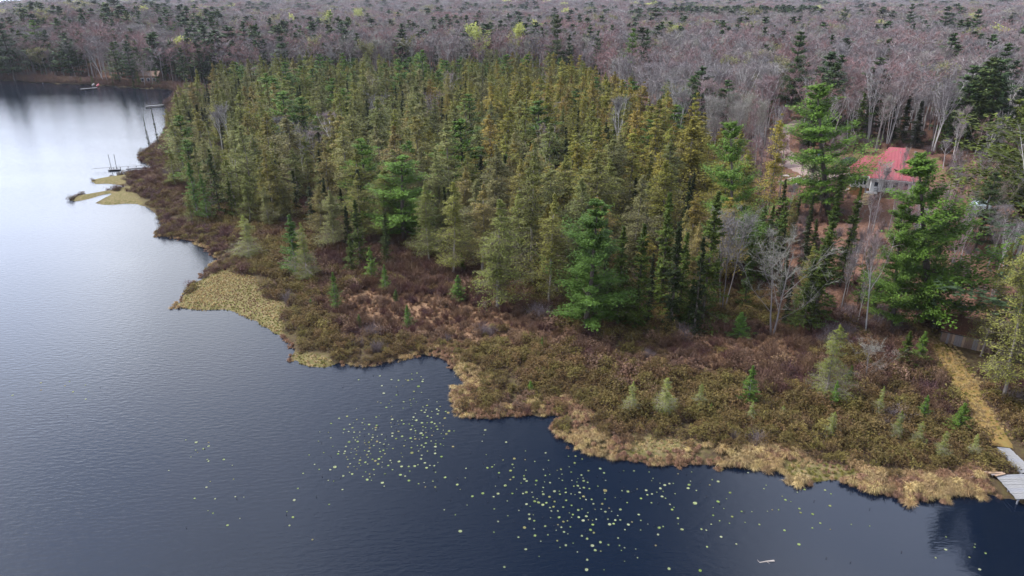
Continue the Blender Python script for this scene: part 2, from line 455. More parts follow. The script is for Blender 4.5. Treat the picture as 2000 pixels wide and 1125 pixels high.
def larch(seed, lod, pale=False, R0=2.35, bare_low=0.16, dens=1.0):
    """open pyramid of thin level branches set with tiny tufts"""
    rng = np.random.default_rng(seed)
    H = 10.0
    T = lean_line(H, 9, rng, 0.05)
    tm = MB(); tm.tube(T, np.interp(T[:, 2], [0, H], [0.13, 0.012]), 5 if lod < 2 else 4)
    nb = [130, 90, 48][lod]; per = [110, 60, 20][lod]; ls = [0.058, 0.090, 0.19][lod] 
    nb = int(nb * dens)
    u = rng.random(nb) ** 1.05
    z = H * (bare_low + (1 - bare_low) * u) * 0.99
    t = np.clip((z / H - bare_low) / (1 - bare_low), 0, 1)
    prof = R0 * np.where(t < 0.15, 0.85 + t, ((1 - t) / 0.85) ** 0.78) * rng.uniform(0.55, 1.12, nb) * (0.85 + 0.3 * np.sin(rng.uniform(0, 6) + z * 1.3))
    prof = np.maximum(prof, 0.05)
    ang = rng.uniform(0, 2 * np.pi, nb)
    # lopsided crown
    prof *= 1 + 0.18 * np.cos(ang - rng.uniform(0, 6))
    base = on_line(T, z)
    rise = rng.uniform(-0.12, 0.30, nb) * (0.3 + t)
    dirv = np.c_[np.cos(ang), np.sin(ang), rise]
    tip = base + dirv * prof[:, None]
    cm = MB()
    cm.tris(slivers(base, tip, [0.035, 0.05, 0.07][lod], rng), 1)
    k = nb * per
    bi = np.repeat(np.arange(nb), per)
    w = rng.random(k) ** 0.7
    C = base[bi] + dirv[bi] * (prof[bi] * w)[:, None]
    spread = 0.025 + 0.24 * prof[bi] * (1 - np.abs(w - 0.45))
    off = rng.normal(size=(k, 3)) * spread[:, None] * np.array([1, 1, 0.45])
    C = C + off; C[:, 2] -= 0.05 * w
    cm.tris(leaves(C, ls, rng, flat=0.35, stretch=1.5, axis=dirv[bi]), 0)
    if lod < 2:      # side twigs
        q = rng.random(k) < 0.35
        Cb = (base[bi] + dirv[bi] * (prof[bi] * w)[:, None])[q]
        cm.tris(slivers(Cb, C[q] + off[q] * 0.4, 0.022, rng), 1)
    return tm, cm

def spruce(seed, lod, R0=1.2, taper=0.9, low=0.06, leafs=1.0, droop=0.35, bright=False):
    """dense narrow spire; tiers of short drooping branches, ragged outline"""
    rng = np.random.default_rng(seed)
    H = 10.0
    T = lean_line(H, 6, rng, 0.03)
    tm = MB(); tm.tube(T, np.interp(T[:, 2], [0, H], [0.14, 0.015]), 5 if lod < 2 else 4)
    nb = [190, 110, 50][lod]; per = [44, 24, 10][lod]; ls = [0.090, 0.145, 0.27][lod] * leafs
    z = H * (low + (1 - low) * rng.random(nb) ** 0.9) * 0.99
    t = np.clip((z / H - low) / (1 - low), 0, 1)
    prof = R0 * (1 - t) ** taper * rng.uniform(0.55, 1.15, nb) + 0.05
    prof *= 0.80 + 0.28 * np.sin(z * 3.1 + rng.uniform(0, 6))
    ang = rng.uniform(0, 2 * np.pi, nb)
    base = on_line(T, z)
    dirv = np.c_[np.cos(ang), np.sin(ang), -droop * (1 - t) + 0.25 * t]
    cm = MB()
    cm.tris(slivers(base, base + dirv * prof[:, None], 0.05, rng), 1)
    k = nb * per; bi = np.repeat(np.arange(nb), per)
    w = rng.random(k) ** 0.6
    C = base[bi] + dirv[bi] * (prof[bi] * w)[:, None]
    C[:, 2] += 0.12 * prof[bi] * w * w
    C += rng.normal(size=(k, 3)) * (0.03 + 0.16 * prof[bi] * (1.1 - w))[:, None] * np.array([1, 1, 0.5])
    cm.tris(leaves(C, ls, rng, flat=0.5, stretch=1.5, axis=dirv[bi]), 0)
    return tm, cm

def pine(seed, lod, R0=2.8, low=0.18, tiers=10, gap=0.22, flat=0.8, tuft=1.0, round_top=False, full=1.0, wild=0.0):
    """white pine: irregular tiers of long limbs ending in level plumes, sky between them"""
    rng = np.random.default_rng(seed)
    H = 10.0
    T = lean_line(H, 8, rng, 0.07)
    tm = MB(); tm.tube(T, np.interp(T[:, 2], [0, H * .6, H], [0.22, 0.12, 0.02]), 7 if lod == 0 else 5)
    cm = MB()
    ls = [0.098, 0.18, 0.34][lod] * tuft; per = [470, 110, 26][lod]
    B0 = []; B1 = []
    for i in range(tiers):
        t = (i + rng.uniform(-0.2, 0.2)) / (tiers - 1)
        t = min(max(t, 0.0), 1.0)
        z = H * (low + (1 - low) * 0.97 * t)
        if round_top: pr = math.sqrt(max(0.05, 1 - (max(t, 0) * 1.9 - 0.85) ** 2)) if t > 0.0 else 0.5
        else: pr = (1 - max(t, 0)) ** 0.75 * (0.75 + 0.25 * min(1, t * 5)) + 0.10
        nl = rng.integers(4, 7)
        a0 = rng.uniform(0, 6.28)
        for j in range(nl):
            if rng.random() < gap * 0.5: continue
            a = a0 + j * 2 * np.pi / nl + rng.normal() * 0.3
            L = R0 * pr * rng.uniform(0.6 - 0.15 * wild, 1.2 + 0.12 * wild) * (1 + 0.22 * wild * math.cos(a - seed))
            rise = rng.uniform(0.0, 0.25) + 0.55 * max(t, 0) ** 2
            b0 = on_line(T, np.array([z]))[0]
            mid = b0 + np.array([math.cos(a), math.sin(a), rise * 0.6]) * L * 0.5
            tip = b0 + np.array([math.cos(a), math.sin(a), rise]) * L
            tip[2] += 0.10 * L
            if lod < 2: cm.tube([b0, mid, tip], [0.05 * (1.2 - t), 0.03, 0.01], 3, 1, cap=False)
            else: B0.append(b0); B1.append(tip)
            # plume: several sprays fanning from the outer two thirds of the limb
            ns = 5 if lod == 0 else 4
            kk = max(4, int(per * full * (0.35 + 0.65 * L / R0)))
            w = rng.uniform(0.28, 1.05, kk)
            sp = rng.integers(0, ns, kk)
            so = rng.normal(size=(ns, 3)) * np.array([0.30, 0.30, 0.05]) * max(L, 0.5)
            q = np.where(w[:, None] < 0.5, b0 + (mid - b0) * (w[:, None] * 2), mid + (tip - mid) * (w[:, None] * 2 - 1))
            q = q + so[sp] * (0.25 + w[:, None]) * 0.65 + rng.normal(size=(kk, 3)) * np.array([0.14, 0.14, 0.045]) * (0.5 + 0.5 * L)
            q[:, 2] += 0.06
            ax = np.tile(np.array([math.cos(a), math.sin(a), 0.35]), (kk, 1))
            cm.tris(leaves(q, ls, rng, flat=flat, stretch=1.5, axis=ax), 0)
    if B0: cm.tris(slivers(np.array(B0), np.array(B1), 0.10, rng), 1)
    # leader
    k = [70, 30, 12][lod]
    q = on_line(T, H * rng.uniform(0.93, 1.0, k)) + rng.normal(size=(k, 3)) * 0.12
    cm.tris(leaves(q, ls, rng, stretch=1.6), 0)
    return tm, cm

def hardwood(seed, lod, fork=0.35, spread=0.42, stems=1, twigs=1.0, trunk_r=0.12, lean=0.05, tw=1.0, wide=1.0, limb=1.0):
    """leafless broadleaf tree: stem, ascending limbs, branches, fine twigs"""
    rng = np.random.default_rng(seed)
    H = 10.0
    tm = MB(); cm = MB()
    limbs = []
    for s in range(stems):
        a = rng.uniform(0, 6.28); ln = (0.10 if stems > 1 else lean) 
        n = 6; zz = np.linspace(0, H * rng.uniform(0.80, 0.95), n)
        x = np.cos(a) * zz * ln + np.cumsum(rng.normal(size=n) * 0.06); y = np.sin(a) * zz * ln + np.cumsum(rng.normal(size=n) * 0.06)
        x -= x[0]; y -= y[0]
        if stems > 1: x += math.cos(a) * 0.15; y += math.sin(a) * 0.15
        P = np.c_[x, y, zz]
        tm.tube(P, np.interp(zz, [0, H * .5, H], [trunk_r / stems ** .5, trunk_r * .55 / stems ** .5, 0.012]), 6 if lod == 0 else 4)
        limbs.append((P, fork))
    br0 = []; br1 = []
    nl = [13, 8, 5][lod]
    for P, fk in limbs:
        for i in range(max(3, nl // (1 if stems == 1 else 2) + 1)):
            t = fk + (0.92 - fk) * rng.random() ** 1.2
            z0 = t * H
            if z0 > P[-1, 2]: z0 = P[-1, 2] * 0.95
            b = on_line(P, np.array([z0]))[0]
            a = rng.uniform(0, 6.28)
            L = H * (1 - t) * rng.uniform(0.65, 1.0) + 0.8
            sp = spread * rng.uniform(0.7, 1.4) * wide
            m = b + np.array([math.cos(a) * sp, math.sin(a) * sp, 0.75]) * L * 0.5
            e = b + np.array([math.cos(a) * sp * 0.95, math.sin(a) * sp * 0.95, 0.95]) * L
            e[2] = min(e[2], H)
            if lod < 2: (tm if lod == 0 or True else cm).tube([b, m, e], np.array([0.034 - 0.012 * t, 0.019, 0.006]) * limb, 3, 0, cap=False)
            nsb = [13, 7, 5][lod]
            ws = rng.uniform(0.2, 1, nsb)[:, None]
            q = np.where(ws < 0.5, b + (m - b) * ws * 2, m + (e - m) * (ws * 2 - 1))
            dd = unit(np.c_[rng.normal(size=(nsb, 2)) * wide, rng.uniform(0.3, 1.6, nsb)])
            q1 = q + dd * rng.uniform(0.6, 1.5, (nsb, 1)) * (0.55 + 0.09 * H * (1 - t))
            br0.append(q); br1.append(q1)
        br0.append(P[-3:]); br1.append(P[-3:] + rng.normal(size=(3, 3)) * [0.5, 0.5, 0.1] + [0, 0, 0.9])
    br0 = np.vstack(br0); br1 = np.vstack(br1)
    cm.tris(slivers(br0, br1, [0.028, 0.045, 0.075][lod], rng), 1)
    # twigs along the branches
    k = int([3400, 1000, 330][lod] * twigs)
    bi = rng.integers(0, len(br0), k); w = rng.random((k, 1)) * 0.9 + 0.1
    A = br0[bi] + (br1[bi] - br0[bi]) * w
    dirv = unit((br1 - br0)[bi] * 0.8 + np.c_[rng.normal(size=(k, 2)) * 0.8 * wide, rng.uniform(-0.2, 1.0, k)])
    Lt = rng.uniform(0.35, 1.0, (k, 1)) * [0.75, 0.95, 1.35][lod]
    cm.tris(slivers(A, A + dirv * Lt, np.array([0.017, 0.034, 0.070][lod]) * tw, rng), 0)
    return tm, cm

def budding(seed, lod, **kw):
    rng = np.random.default_rng(seed + 99)
    tm, cm = hardwood(seed, max(lod, 1), twigs=0.5, **kw)
    V = np.vstack(cm.v); k = [2600, 2200, 900][lod]
    q = V[rng.integers(0, len(V), k)] + rng.normal(size=(k, 3)) * 0.22
    q = q[q[:, 2] > 3.2]
    c2 = MB(); c2.v = list(cm.v); c2.f = list(cm.f); c2.m = [1] * len(cm.f); c2.n = cm.n
    c2.tris(leaves(q, [0.10, 0.17, 0.28][lod], rng), 0)
    return tm, c2

# species table: name -> list of (trunk mesh, crown mesh, joint mesh)
SP = {}
def species(key, fn, n, lods, leaf, bark, **kw):
    for lod in lods:
        L = []
        for i in range(n):
            tm, cm = fn(hash_seed(key, i), lod, **kw)
            if lod == 2:
                j = MB(); j.v = tm.v + cm.v; j.f = list(tm.f) + [tuple(a + tm.n for a in f) for f in cm.f]
                j.m = [1] * len(tm.f) + list(cm.m)
                L.append(j.mesh(key + '_far', [M[leaf], M[bark]]))
            else:
                L.append((tm.mesh(key + '_trunk', [M['bark_l' if bark == 'larch_twig' else bark]]), cm.mesh(key + '_crown', [M[leaf], M[bark]])))
        SP[(key, lod)] = L
def hash_seed(key, i): return sum(ord(c) * (k + 1) for k, c in enumerate(key)) * 13 + i * 101

species('tamarack', larch, 6, (0, 1, 2), 'larch', 'larch_twig')
species('golden_tamarack', larch, 5, (0, 1), 'larch_gold', 'larch_twig')
species('grey_tamarack', larch, 5, (0, 1), 'larch_grey', 'larch_twig')
species('pale_tamarack', larch, 4, (0,), 'larch_pale', 'bark_l', R0=2.9, bare_low=0.1)
species('black_spruce', spruce, 5, (0, 1, 2), 'spruce', 'bark_d', R0=1.15)
species('fir', spruce, 4, (0, 1, 2), 'fir', 'bark_d', R0=2.2, low=0.04, droop=0.25, leafs=1.1, taper=1.0)
species('lime_pine', spruce, 3, (0,), 'pine_lime', 'bark_g', R0=2.3, low=0.05, droop=-0.25, leafs=1.0, taper=0.9)
species('white_pine', pine, 6, (0, 1), 'pine', 'bark_d')
species('white_pine', pine, 5, (2,), 'pine_far', 'bark_d', R0=2.1, tiers=9, gap=0.15)
species('big_pine', pine, 5, (0,), 'pine', 'bark_d', R0=2.8, low=0.13, tiers=12, gap=0.30, tuft=0.85, full=1.8, wild=1.0)
species('grey_clump', hardwood, 2, (0,), 'twig', 'bark_m', stems=3, trunk_r=0.10, fork=0.35, spread=0.32)
species('dark_pine', pine, 4, (0, 1, 2), 'pine_far', 'bark_d', R0=2.3, low=0.15, tiers=12, gap=0.2)
species('jack_pine', pine, 2, (0,), 'jack', 'bark_g', R0=3.6, low=0.10, tiers=14, gap=0.35, flat=0.3)
species('birch', hardwood, 5, (0, 1, 2), 'twig', 'bark_w', trunk_r=0.12, fork=0.42, spread=0.35, limb=1.7)
species('multi_birch', hardwood, 3, (0, 1), 'twig', 'bark_w', stems=3, trunk_r=0.14, fork=0.4, spread=0.30, limb=1.6)
species('grey_hardwood', hardwood, 6, (0, 1, 2), 'twig', 'bark_g', trunk_r=0.13, fork=0.30, spread=0.48)
species('red_maple', hardwood, 4, (0, 1, 2), 'twig_red', 'bark_g', trunk_r=0.13, fork=0.30, spread=0.5)
species('poplar', hardwood, 3, (0, 1, 2), 'twig_pale', 'bark_g', trunk_r=0.11, fork=0.35, spread=0.25)
species('spreading_tree', hardwood, 2, (0,), 'twig_pale', 'bark_m', stems=2, trunk_r=0.12, fork=0.16, spread=0.68, twigs=1.0)
species('aspen', budding, 2, (1, 2), 'lime', 'bark_w')
species('olive_aspen', budding, 2, (1, 2), 'olivebud', 'bark_g')

JOINT = {}
def joint(key, leaf, bark, fn, n, **kw):
    L = []
    for i in range(n):
        tm, cm = fn(hash_seed(key, i + 7), 1, **kw)
        j = MB(); j.v = tm.v + cm.v; j.f = list(tm.f) + [tuple(a + tm.n for a in f) for f in cm.f]
        j.m = [1] * len(tm.f) + list(cm.m); L.append(j.mesh(key + '_whole', [M[leaf], M[bark]]))
    JOINT[key] = L
joint('tamarack', 'larch', 'larch_twig', larch, 6); joint('golden_tamarack', 'larch_gold', 'larch_twig', larch, 5); joint('grey_tamarack', 'larch_grey', 'larch_twig', larch, 5)
joint('black_spruce', 'spruce', 'bark_d', spruce, 4); joint('fir', 'fir', 'bark_d', spruce, 3, R0=2.1, low=.04, droop=.25); joint('white_pine', 'pine', 'bark_d', pine, 4)
TREE_WORD = {'tamarack': 'tamarack_tree', 'golden_tamarack': 'tamarack_tree', 'grey_tamarack': 'tamarack_tree', 'pale_tamarack': 'tamarack_sapling', 'black_spruce': 'black_spruce', 'fir': 'fir_tree', 'lime_pine': 'young_pine',
 'white_pine': 'white_pine', 'big_pine': 'white_pine', 'grey_clump': 'bare_tree', 'dark_pine': 'white_pine', 'jack_pine': 'jack_pine', 'birch': 'birch_tree', 'multi_birch': 'birch_tree', 'grey_hardwood': 'bare_tree',
 'red_maple': 'maple_tree', 'poplar': 'poplar_tree', 'spreading_tree': 'bare_tree', 'aspen': 'aspen_tree', 'olive_aspen': 'aspen_tree'}
TREE_CAT = {'tamarack': 'tamarack', 'golden_tamarack': 'tamarack', 'grey_tamarack': 'tamarack', 'pale_tamarack': 'tamarack', 'black_spruce': 'spruce', 'fir': 'fir tree', 'lime_pine': 'pine', 'white_pine': 'pine', 'big_pine': 'pine', 'grey_clump': 'bare tree', 'dark_pine': 'pine',
 'jack_pine': 'pine', 'birch': 'birch', 'multi_birch': 'birch', 'grey_hardwood': 'bare tree', 'red_maple': 'maple', 'poplar': 'poplar', 'spreading_tree': 'bare tree', 'aspen': 'aspen', 'olive_aspen': 'aspen'}

PLACED = []            # x, y, radius of every tree set by hand
def plant(key, x, y, h, lod=None, label=None, group=None, wide=1.0, z=None, lean=None, var=None, rz=None):
    d = math.hypot(x, y)
    if lod is None: lod = 0 if d < 120 else (1 if d < 330 else 2)
    while (key, lod) not in SP:
        lod = lod - 1 if lod > 0 else 1
    L = SP[(key, lod)]
    me = L[var % len(L)] if var is not None else random.choice(L)
    if z is None: z = ground(x, y) - 0.08
    s = h / 10.0
    rz = random.uniform(0, 6.28) if rz is None else rz
    lx, ly = lean if lean else (random.gauss(0, 0.02), random.gauss(0, 0.02))
    sc = (s * wide, s * wide, s)
    if lod == 2:
        o = mobj(TREE_WORD[key], me, None, (x, y, z), (lx, ly, rz), sc, label=label, cat=TREE_CAT[key], group=group)
        return o
    r = empty(TREE_WORD[key], (x, y, z), rz, label=label, cat=TREE_CAT[key], group=group)
    r.rotation_euler = (lx, ly, rz)
    r.scale = sc
    mobj('trunk', me[0], r); mobj('crown', me[1], r)
    return r
def hero(key, bx, by, ty, label, wide=1.0, tx=None, lod=None, var=None, group=None):
    if key == 'fir': wide *= 1.3
    if key == 'lime_pine': wide *= 1.2
    if key in ('tamarack', 'golden_tamarack', 'grey_tamarack'): wide /= 1.3
    if key == 'white_pine': wide /= 1.15
    p = hit(bx, by)
    h = top_height(p, tx if tx is not None else bx, ty)
    lean = (0.0, 0.0)
    if tx is not None:
        q = ray(tx, ty); xt = q[0] * p[1] / q[1]
        # tilt about the view-wise axis so the top stands over tx
        lean = (0.0, math.atan2(xt - p[0], h))
    d = math.hypot(p[0], p[1])
    PLACED.append((p[0], p[1], h * 0.15))
    rz = 0.0 if tx is not None else None
    return plant(key, p[0], p[1], h, lod=lod, label=label, wide=wide, z=p[2] - 0.08, lean=lean, var=var, group=group, rz=rz)

# ------------------------------------------------------------------ scattering as one mass (geometry nodes)
def scatter(name, meshes, P, idx, rot, scl, label=None, cat=None, kind='stuff', col_name=None):
    """P (n,3), idx (n,), rot (n,3), scl (n,3): one object, a mesh set on every point"""
    src = bpy.data.collections.new((col_name or name) + '_pieces')
    for i, me in enumerate(meshes):
        o = bpy.data.objects.new('piece_%03d' % i, me); src.objects.link(o)
    me = bpy.data.meshes.new(name)
    n = len(P)
    me.vertices.add(n); me.vertices.foreach_set('co', np.asarray(P, np.float32).ravel())
    a = me.attributes.new('pick', 'INT', 'POINT'); a.data.foreach_set('value', np.asarray(idx, np.int32))
    a = me.attributes.new('turn', 'FLOAT_VECTOR', 'POINT'); a.data.foreach_set('vector', np.asarray(rot, np.float32).ravel())
    a = me.attributes.new('size', 'FLOAT_VECTOR', 'POINT'); a.data.foreach_set('vector', np.asarray(scl, np.float32).ravel())
    ng = bpy.data.node_groups.new(name + '_nodes', 'GeometryNodeTree')
    ng.interface.new_socket('Geometry', in_out='INPUT', socket_type='NodeSocketGeometry')
    ng.interface.new_socket('Geometry', in_out='OUTPUT', socket_type='NodeSocketGeometry')
    gi = ng.nodes.new('NodeGroupInput'); go = ng.nodes.new('NodeGroupOutput')
    ip = ng.nodes.new('GeometryNodeInstanceOnPoints')
    ci = ng.nodes.new('GeometryNodeCollectionInfo')
    ci.inputs['Collection'].default_value = src
    ci.inputs['Separate Children'].default_value = True
    ci.inputs['Reset Children'].default_value = True
    def na(nm, ty):
        q = ng.nodes.new('GeometryNodeInputNamedAttribute'); q.data_type = ty; q.inputs['Name'].default_value = nm
        return q.outputs['Attribute']
    ip.inputs['Pick Instance'].default_value = True
    L = ng.links.new
    L(gi.outputs[0], ip.inputs['Points']); L(ci.outputs[0], ip.inputs['Instance'])
    L(na('pick', 'INT'), ip.inputs['Instance Index'])
    e2r = ng.nodes.new('FunctionNodeEulerToRotation'); L(na('turn', 'FLOAT_VECTOR'), e2r.inputs[0]); L(e2r.outputs[0], ip.inputs['Rotation'])
    L(na('size', 'FLOAT_VECTOR'), ip.inputs['Scale'])
    L(ip.outputs[0], go.inputs[0])
    o = bpy.data.objects.new(name, me); COL.objects.link(o)
    md = o.modifiers.new('scatter', 'NODES'); md.node_group = ng
    return setp(o, label=label, cat=cat, kind=kind)

# ------------------------------------------------------------------ ground, water
def build_terrain():
    def axis(lo_fine, hi_fine, step, lo, hi, g):
        mid = list(np.arange(lo_fine, hi_fine, step)); up = []; v = hi_fine; s = step
        while v < hi: up.append(v); s *= g; v += s
        up.append(hi); dn = []; v = lo_fine; s = step
        while v > lo: s *= g; v -= s; dn.append(v)
        return np.array(sorted(dn) + mid + up)
    xs = axis(-62, 62, 0.62, -4200, 4200, 1.05)
    ys = axis(38, 112, 0.55, 5, 7500, 1.028)
    X, Y = np.meshgrid(xs, ys)
    sd = sdf(LAND, X, Y)
    Z = hgt(X, Y, sd)
    nx, ny = len(xs), len(ys)
    V = np.c_[X.ravel(), Y.ravel(), Z.ravel()]
    i = np.arange(nx * ny).reshape(ny, nx)
    F = np.stack([i[:-1, :-1], i[:-1, 1:], i[1:, 1:], i[1:, :-1]], -1).reshape(-1, 4)
    me = bpy.data.meshes.new('ground')
    me.from_pydata(V.tolist(), [], F.tolist())
    me.polygons.foreach_set('use_smooth', np.ones(len(F), bool))
    su = sdf(UPL, X, Y).ravel(); s = sd.ravel()
    litter = sstep(-3, 6, su)
    spit = sdf(SPITS, X, Y).ravel() if False else np.zeros(nx * ny)
    green = np.zeros(nx * ny)
    for pg in GRASS_W: green = np.maximum(green, sstep(-0.8, 0.8, sdf(pg, X, Y).ravel() + (fnoise(X, Y, 2.0, 3).ravel() - 0.5) * 2))
    mead = np.zeros(nx * ny)
    for pg in MEADOW_W: mead = np.maximum(mead, sstep(-2, 2, sdf(pg, X, Y).ravel() + (fnoise(X, Y, 3.0, 8).ravel() - 0.5) * 4))
    for nm, arr in (('litter', litter), ('green', green), ('meadow', mead)):
        a = me.attributes.new(nm, 'FLOAT', 'POINT'); a.data.foreach_set('value', arr.astype(np.float32))
    m = bpy.data.materials.new('bog_and_forest_floor'); m.use_nodes = True
    nt = m.node_tree; b = nt.nodes['Principled BSDF']; L = nt.links.new
    b.inputs['Roughness'].default_value = 0.95; b.inputs['Specular IOR Level'].default_value = 0.1
    tc = NN(nt, 'ShaderNodeTexCoord')
    def nz(scale, det=6):
        n = NN(nt, 'ShaderNodeTexNoise'); n.inputs['Scale'].default_value = scale; n.inputs['Detail'].default_value = det; n.inputs['Roughness'].default_value = 0.7
        L(tc.outputs['Object'], n.inputs['Vector']); return n.outputs['Fac']
    def ramp(f, cols):
        cr = NN(nt, 'ShaderNodeValToRGB'); els = cr.color_ramp.elements
        while len(els) < len(cols): els.new(0.5)
        for k, (p, c) in enumerate(cols): els[k].position = p
        for k, (p, c) in enumerate(cols): els[k].color = (*c, 1)
        L(f, cr.inputs[0]); return cr.outputs[0]
    bog = ramp(nz(2.2), [(0.30, (0.045, 0.032, 0.022)), (0.5, (0.085, 0.060, 0.035)), (0.62, (0.10, 0.085, 0.035)), (0.75, (0.15, 0.10, 0.06))])
    lit = ramp(nz(3.5, 9), [(0.32, (0.075, 0.040, 0.028)), (0.5, (0.17, 0.09, 0.062)), (0.68, (0.27, 0.155, 0.11))])
    grn = ramp(nz(2.5), [(0.32, (0.10, 0.08, 0.045)), (0.46, (0.14, 0.13, 0.045)), (0.58, (0.22, 0.165, 0.09)), (0.72, (0.28, 0.205, 0.12))])
    mdw = ramp(nz(3.0), [(0.35, (0.17, 0.10, 0.06)), (0.65, (0.32, 0.20, 0.12))])
    def mixa(a, c, nm):
        at = NN(nt, 'ShaderNodeAttribute'); at.attribute_name = nm
        mx = NN(nt, 'ShaderNodeMix', data_type='RGBA'); L(at.outputs['Fac'], mx.inputs['Factor']); L(a, mx.inputs[6]); L(c, mx.inputs[7]); return mx.outputs[2]
    c = mixa(bog, mdw, 'meadow'); c = mixa(c, lit, 'litter'); c = mixa(c, grn, 'green')
    L(c, b.inputs['Base Color'])
    bp = NN(nt, 'ShaderNodeBump'); bp.inputs['Strength'].default_value = 0.7; bp.inputs['Distance'].default_value = 0.12
    L(nz(6.0, 8), bp.inputs['Height']); L(bp.outputs[0], b.inputs['Normal'])
    me.materials.append(m)
    me.update()
    return mobj('ground', me, kind='structure')

GRASS_PX = [
 [(285,409),(262,399),(215,403),(181,398),(205,386),(226,372),(243,364),(262,365),(275,380)],
 [(232,380),(205,382),(170,392),(128,392),(150,380),(190,374),(232,370)],
 [(178,362),(172,350),(210,343),(245,340),(262,345),(258,356),(220,362)],
 [(345,603),(358,580),(378,555),(398,545),(425,530),(455,525),(500,545),(520,575),(558,600),(562,640),(545,655),(505,632),(455,611),(385,608)],
 [(565,700),(580,685),(610,690),(640,700),(660,710),(630,722),(590,716)],
 [(1240,860),(1330,850),(1380,875),(1300,885),(1230,885)],
 [(1540,900),(1640,895),(1690,930),(1600,940),(1530,925)]]
MEADOW_PX = [[(1180,690),(1330,655),(1480,640),(1600,650),(1560,700),(1400,730),(1230,730)],[(600,600),(700,560),(1000,580),(1150,680),(1000,690),(800,660)]]
GRASS_W = [poly_world(p, 0.3) for p in GRASS_PX]
MEADOW_W = [poly_world(p, 0.4) for p in MEADOW_PX]
terrain = build_terrain()

def build_water():
    V = [(-5000, -400, 0), (5000, -400, 0), (5000, 1500, 0), (-5000, 1500, 0)]
    mb = MB(); mb.add(V, [(0, 1, 2, 3)])
    m = bpy.data.materials.new('lake_water'); m.use_nodes = True
    nt = m.node_tree; b = nt.nodes['Principled BSDF']; L = nt.links.new
    b.inputs['Base Color'].default_value = (0.004, 0.008, 0.018, 1)
    b.inputs['Roughness'].default_value = 0.06
    b.inputs['IOR'].default_value = 1.333
    b.inputs['Specular IOR Level'].default_value = 0.5
    tc = NN(nt, 'ShaderNodeTexCoord')
    mp = NN(nt, 'ShaderNodeMapping'); mp.inputs['Rotation'].default_value = (0, 0, R(-24)); mp.inputs['Scale'].default_value = (0.8, 2.4, 1)
    L(tc.outputs['Object'], mp.inputs[0])
    n = NN(nt, 'ShaderNodeTexNoise'); n.inputs['Scale'].default_value = 1.5; n.inputs['Detail'].default_value = 3; n.inputs['Roughness'].default_value = 0.55
    L(mp.outputs[0], n.inputs['Vector'])
    # breeze patches: ruffled out on the lake, calm in the lee of the point
    n2 = NN(nt, 'ShaderNodeTexNoise'); n2.inputs['Scale'].default_value = 0.05; n2.inputs['Detail'].default_value = 4
    mp2 = NN(nt, 'ShaderNodeMapping'); mp2.inputs['Rotation'].default_value = (0, 0, R(-24)); mp2.inputs['Scale'].default_value = (0.35, 1.3, 1)
    L(tc.outputs['Object'], mp2.inputs[0]); L(mp2.outputs[0], n2.inputs['Vector'])
    sp = NN(nt, 'ShaderNodeSeparateXYZ'); L(tc.outputs['Object'], sp.inputs[0])
    wx = NN(nt, 'ShaderNodeMapRange'); L(sp.outputs[0], wx.inputs['Value'])
    wx.inputs['From Min'].default_value = 22; wx.inputs['From Max'].default_value = -12; wx.inputs['To Min'].default_value = 0.0; wx.inputs['To Max'].default_value = 0.75
    ad = NN(nt, 'ShaderNodeMath', operation='MULTIPLY_ADD'); L(n2.outputs['Fac'], ad.inputs[0]); ad.inputs[1].default_value = 1.1; L(wx.outputs[0], ad.inputs[2])
    st = NN(nt, 'ShaderNodeMapRange'); L(ad.outputs[0], st.inputs['Value'])
    st.inputs['From Min'].default_value = 0.45; st.inputs['From Max'].default_value = 1.35; st.inputs['To Min'].default_value = 0.10; st.inputs['To Max'].default_value = 0.9
    bp = NN(nt, 'ShaderNodeBump'); bp.inputs['Distance'].default_value = 0.035
    L(st.outputs[0], bp.inputs['Strength']); L(n.outputs['Fac'], bp.inputs['Height']); L(bp.outputs[0], b.inputs['Normal'])
    mobj('lake_water', mb.mesh('lake_water', [m]), kind='structure')
build_water()
# ------------------------------------------------------------------ bog shrubs, sedge, litter
def shrub_mesh(seed, leaf, n=620, h=0.9, r=0.75, ls=0.062, stem=70, wisp=0):
    rng = np.random.default_rng(seed); mb = MB()
    a = rng.uniform(0, 6.28, n); el = np.arcsin(rng.uniform(0.05, 1, n)); rr = rng.uniform(0.55, 1.0, n) ** 0.5
    lump = 1 + 0.22 * np.sin(a * 3 + seed) + 0.12 * np.sin(a * 5 + el * 4)
    C = np.c_[np.cos(a) * np.cos(el) * r * rr * lump, np.sin(a) * np.cos(el) * r * rr * lump, np.sin(el) * h * rr * lump + 0.05]
    up = C[:, 2] > h * rng.uniform(0.25, 0.6, n)
    mb.tris(leaves(C[up], ls, rng, flat=0.25, stretch=1.6), 0)
    mb.tris(leaves(C[~up], ls, rng, flat=0.0, stretch=1.6), 1)  # low leaves take the brown stem colour, painting in shade beneath the tops
    if stem:
        b = rng.normal(size=(stem, 3)) * [0.18 * r, 0.18 * r, 0]
        k = rng.integers(0, n, stem)
        mb.tris(slivers(b, C[k] * [1.05, 1.05, 1.1], 0.03, rng), 1)
    return mb.mesh('shrub_' + leaf, [M[leaf], M['stem']])
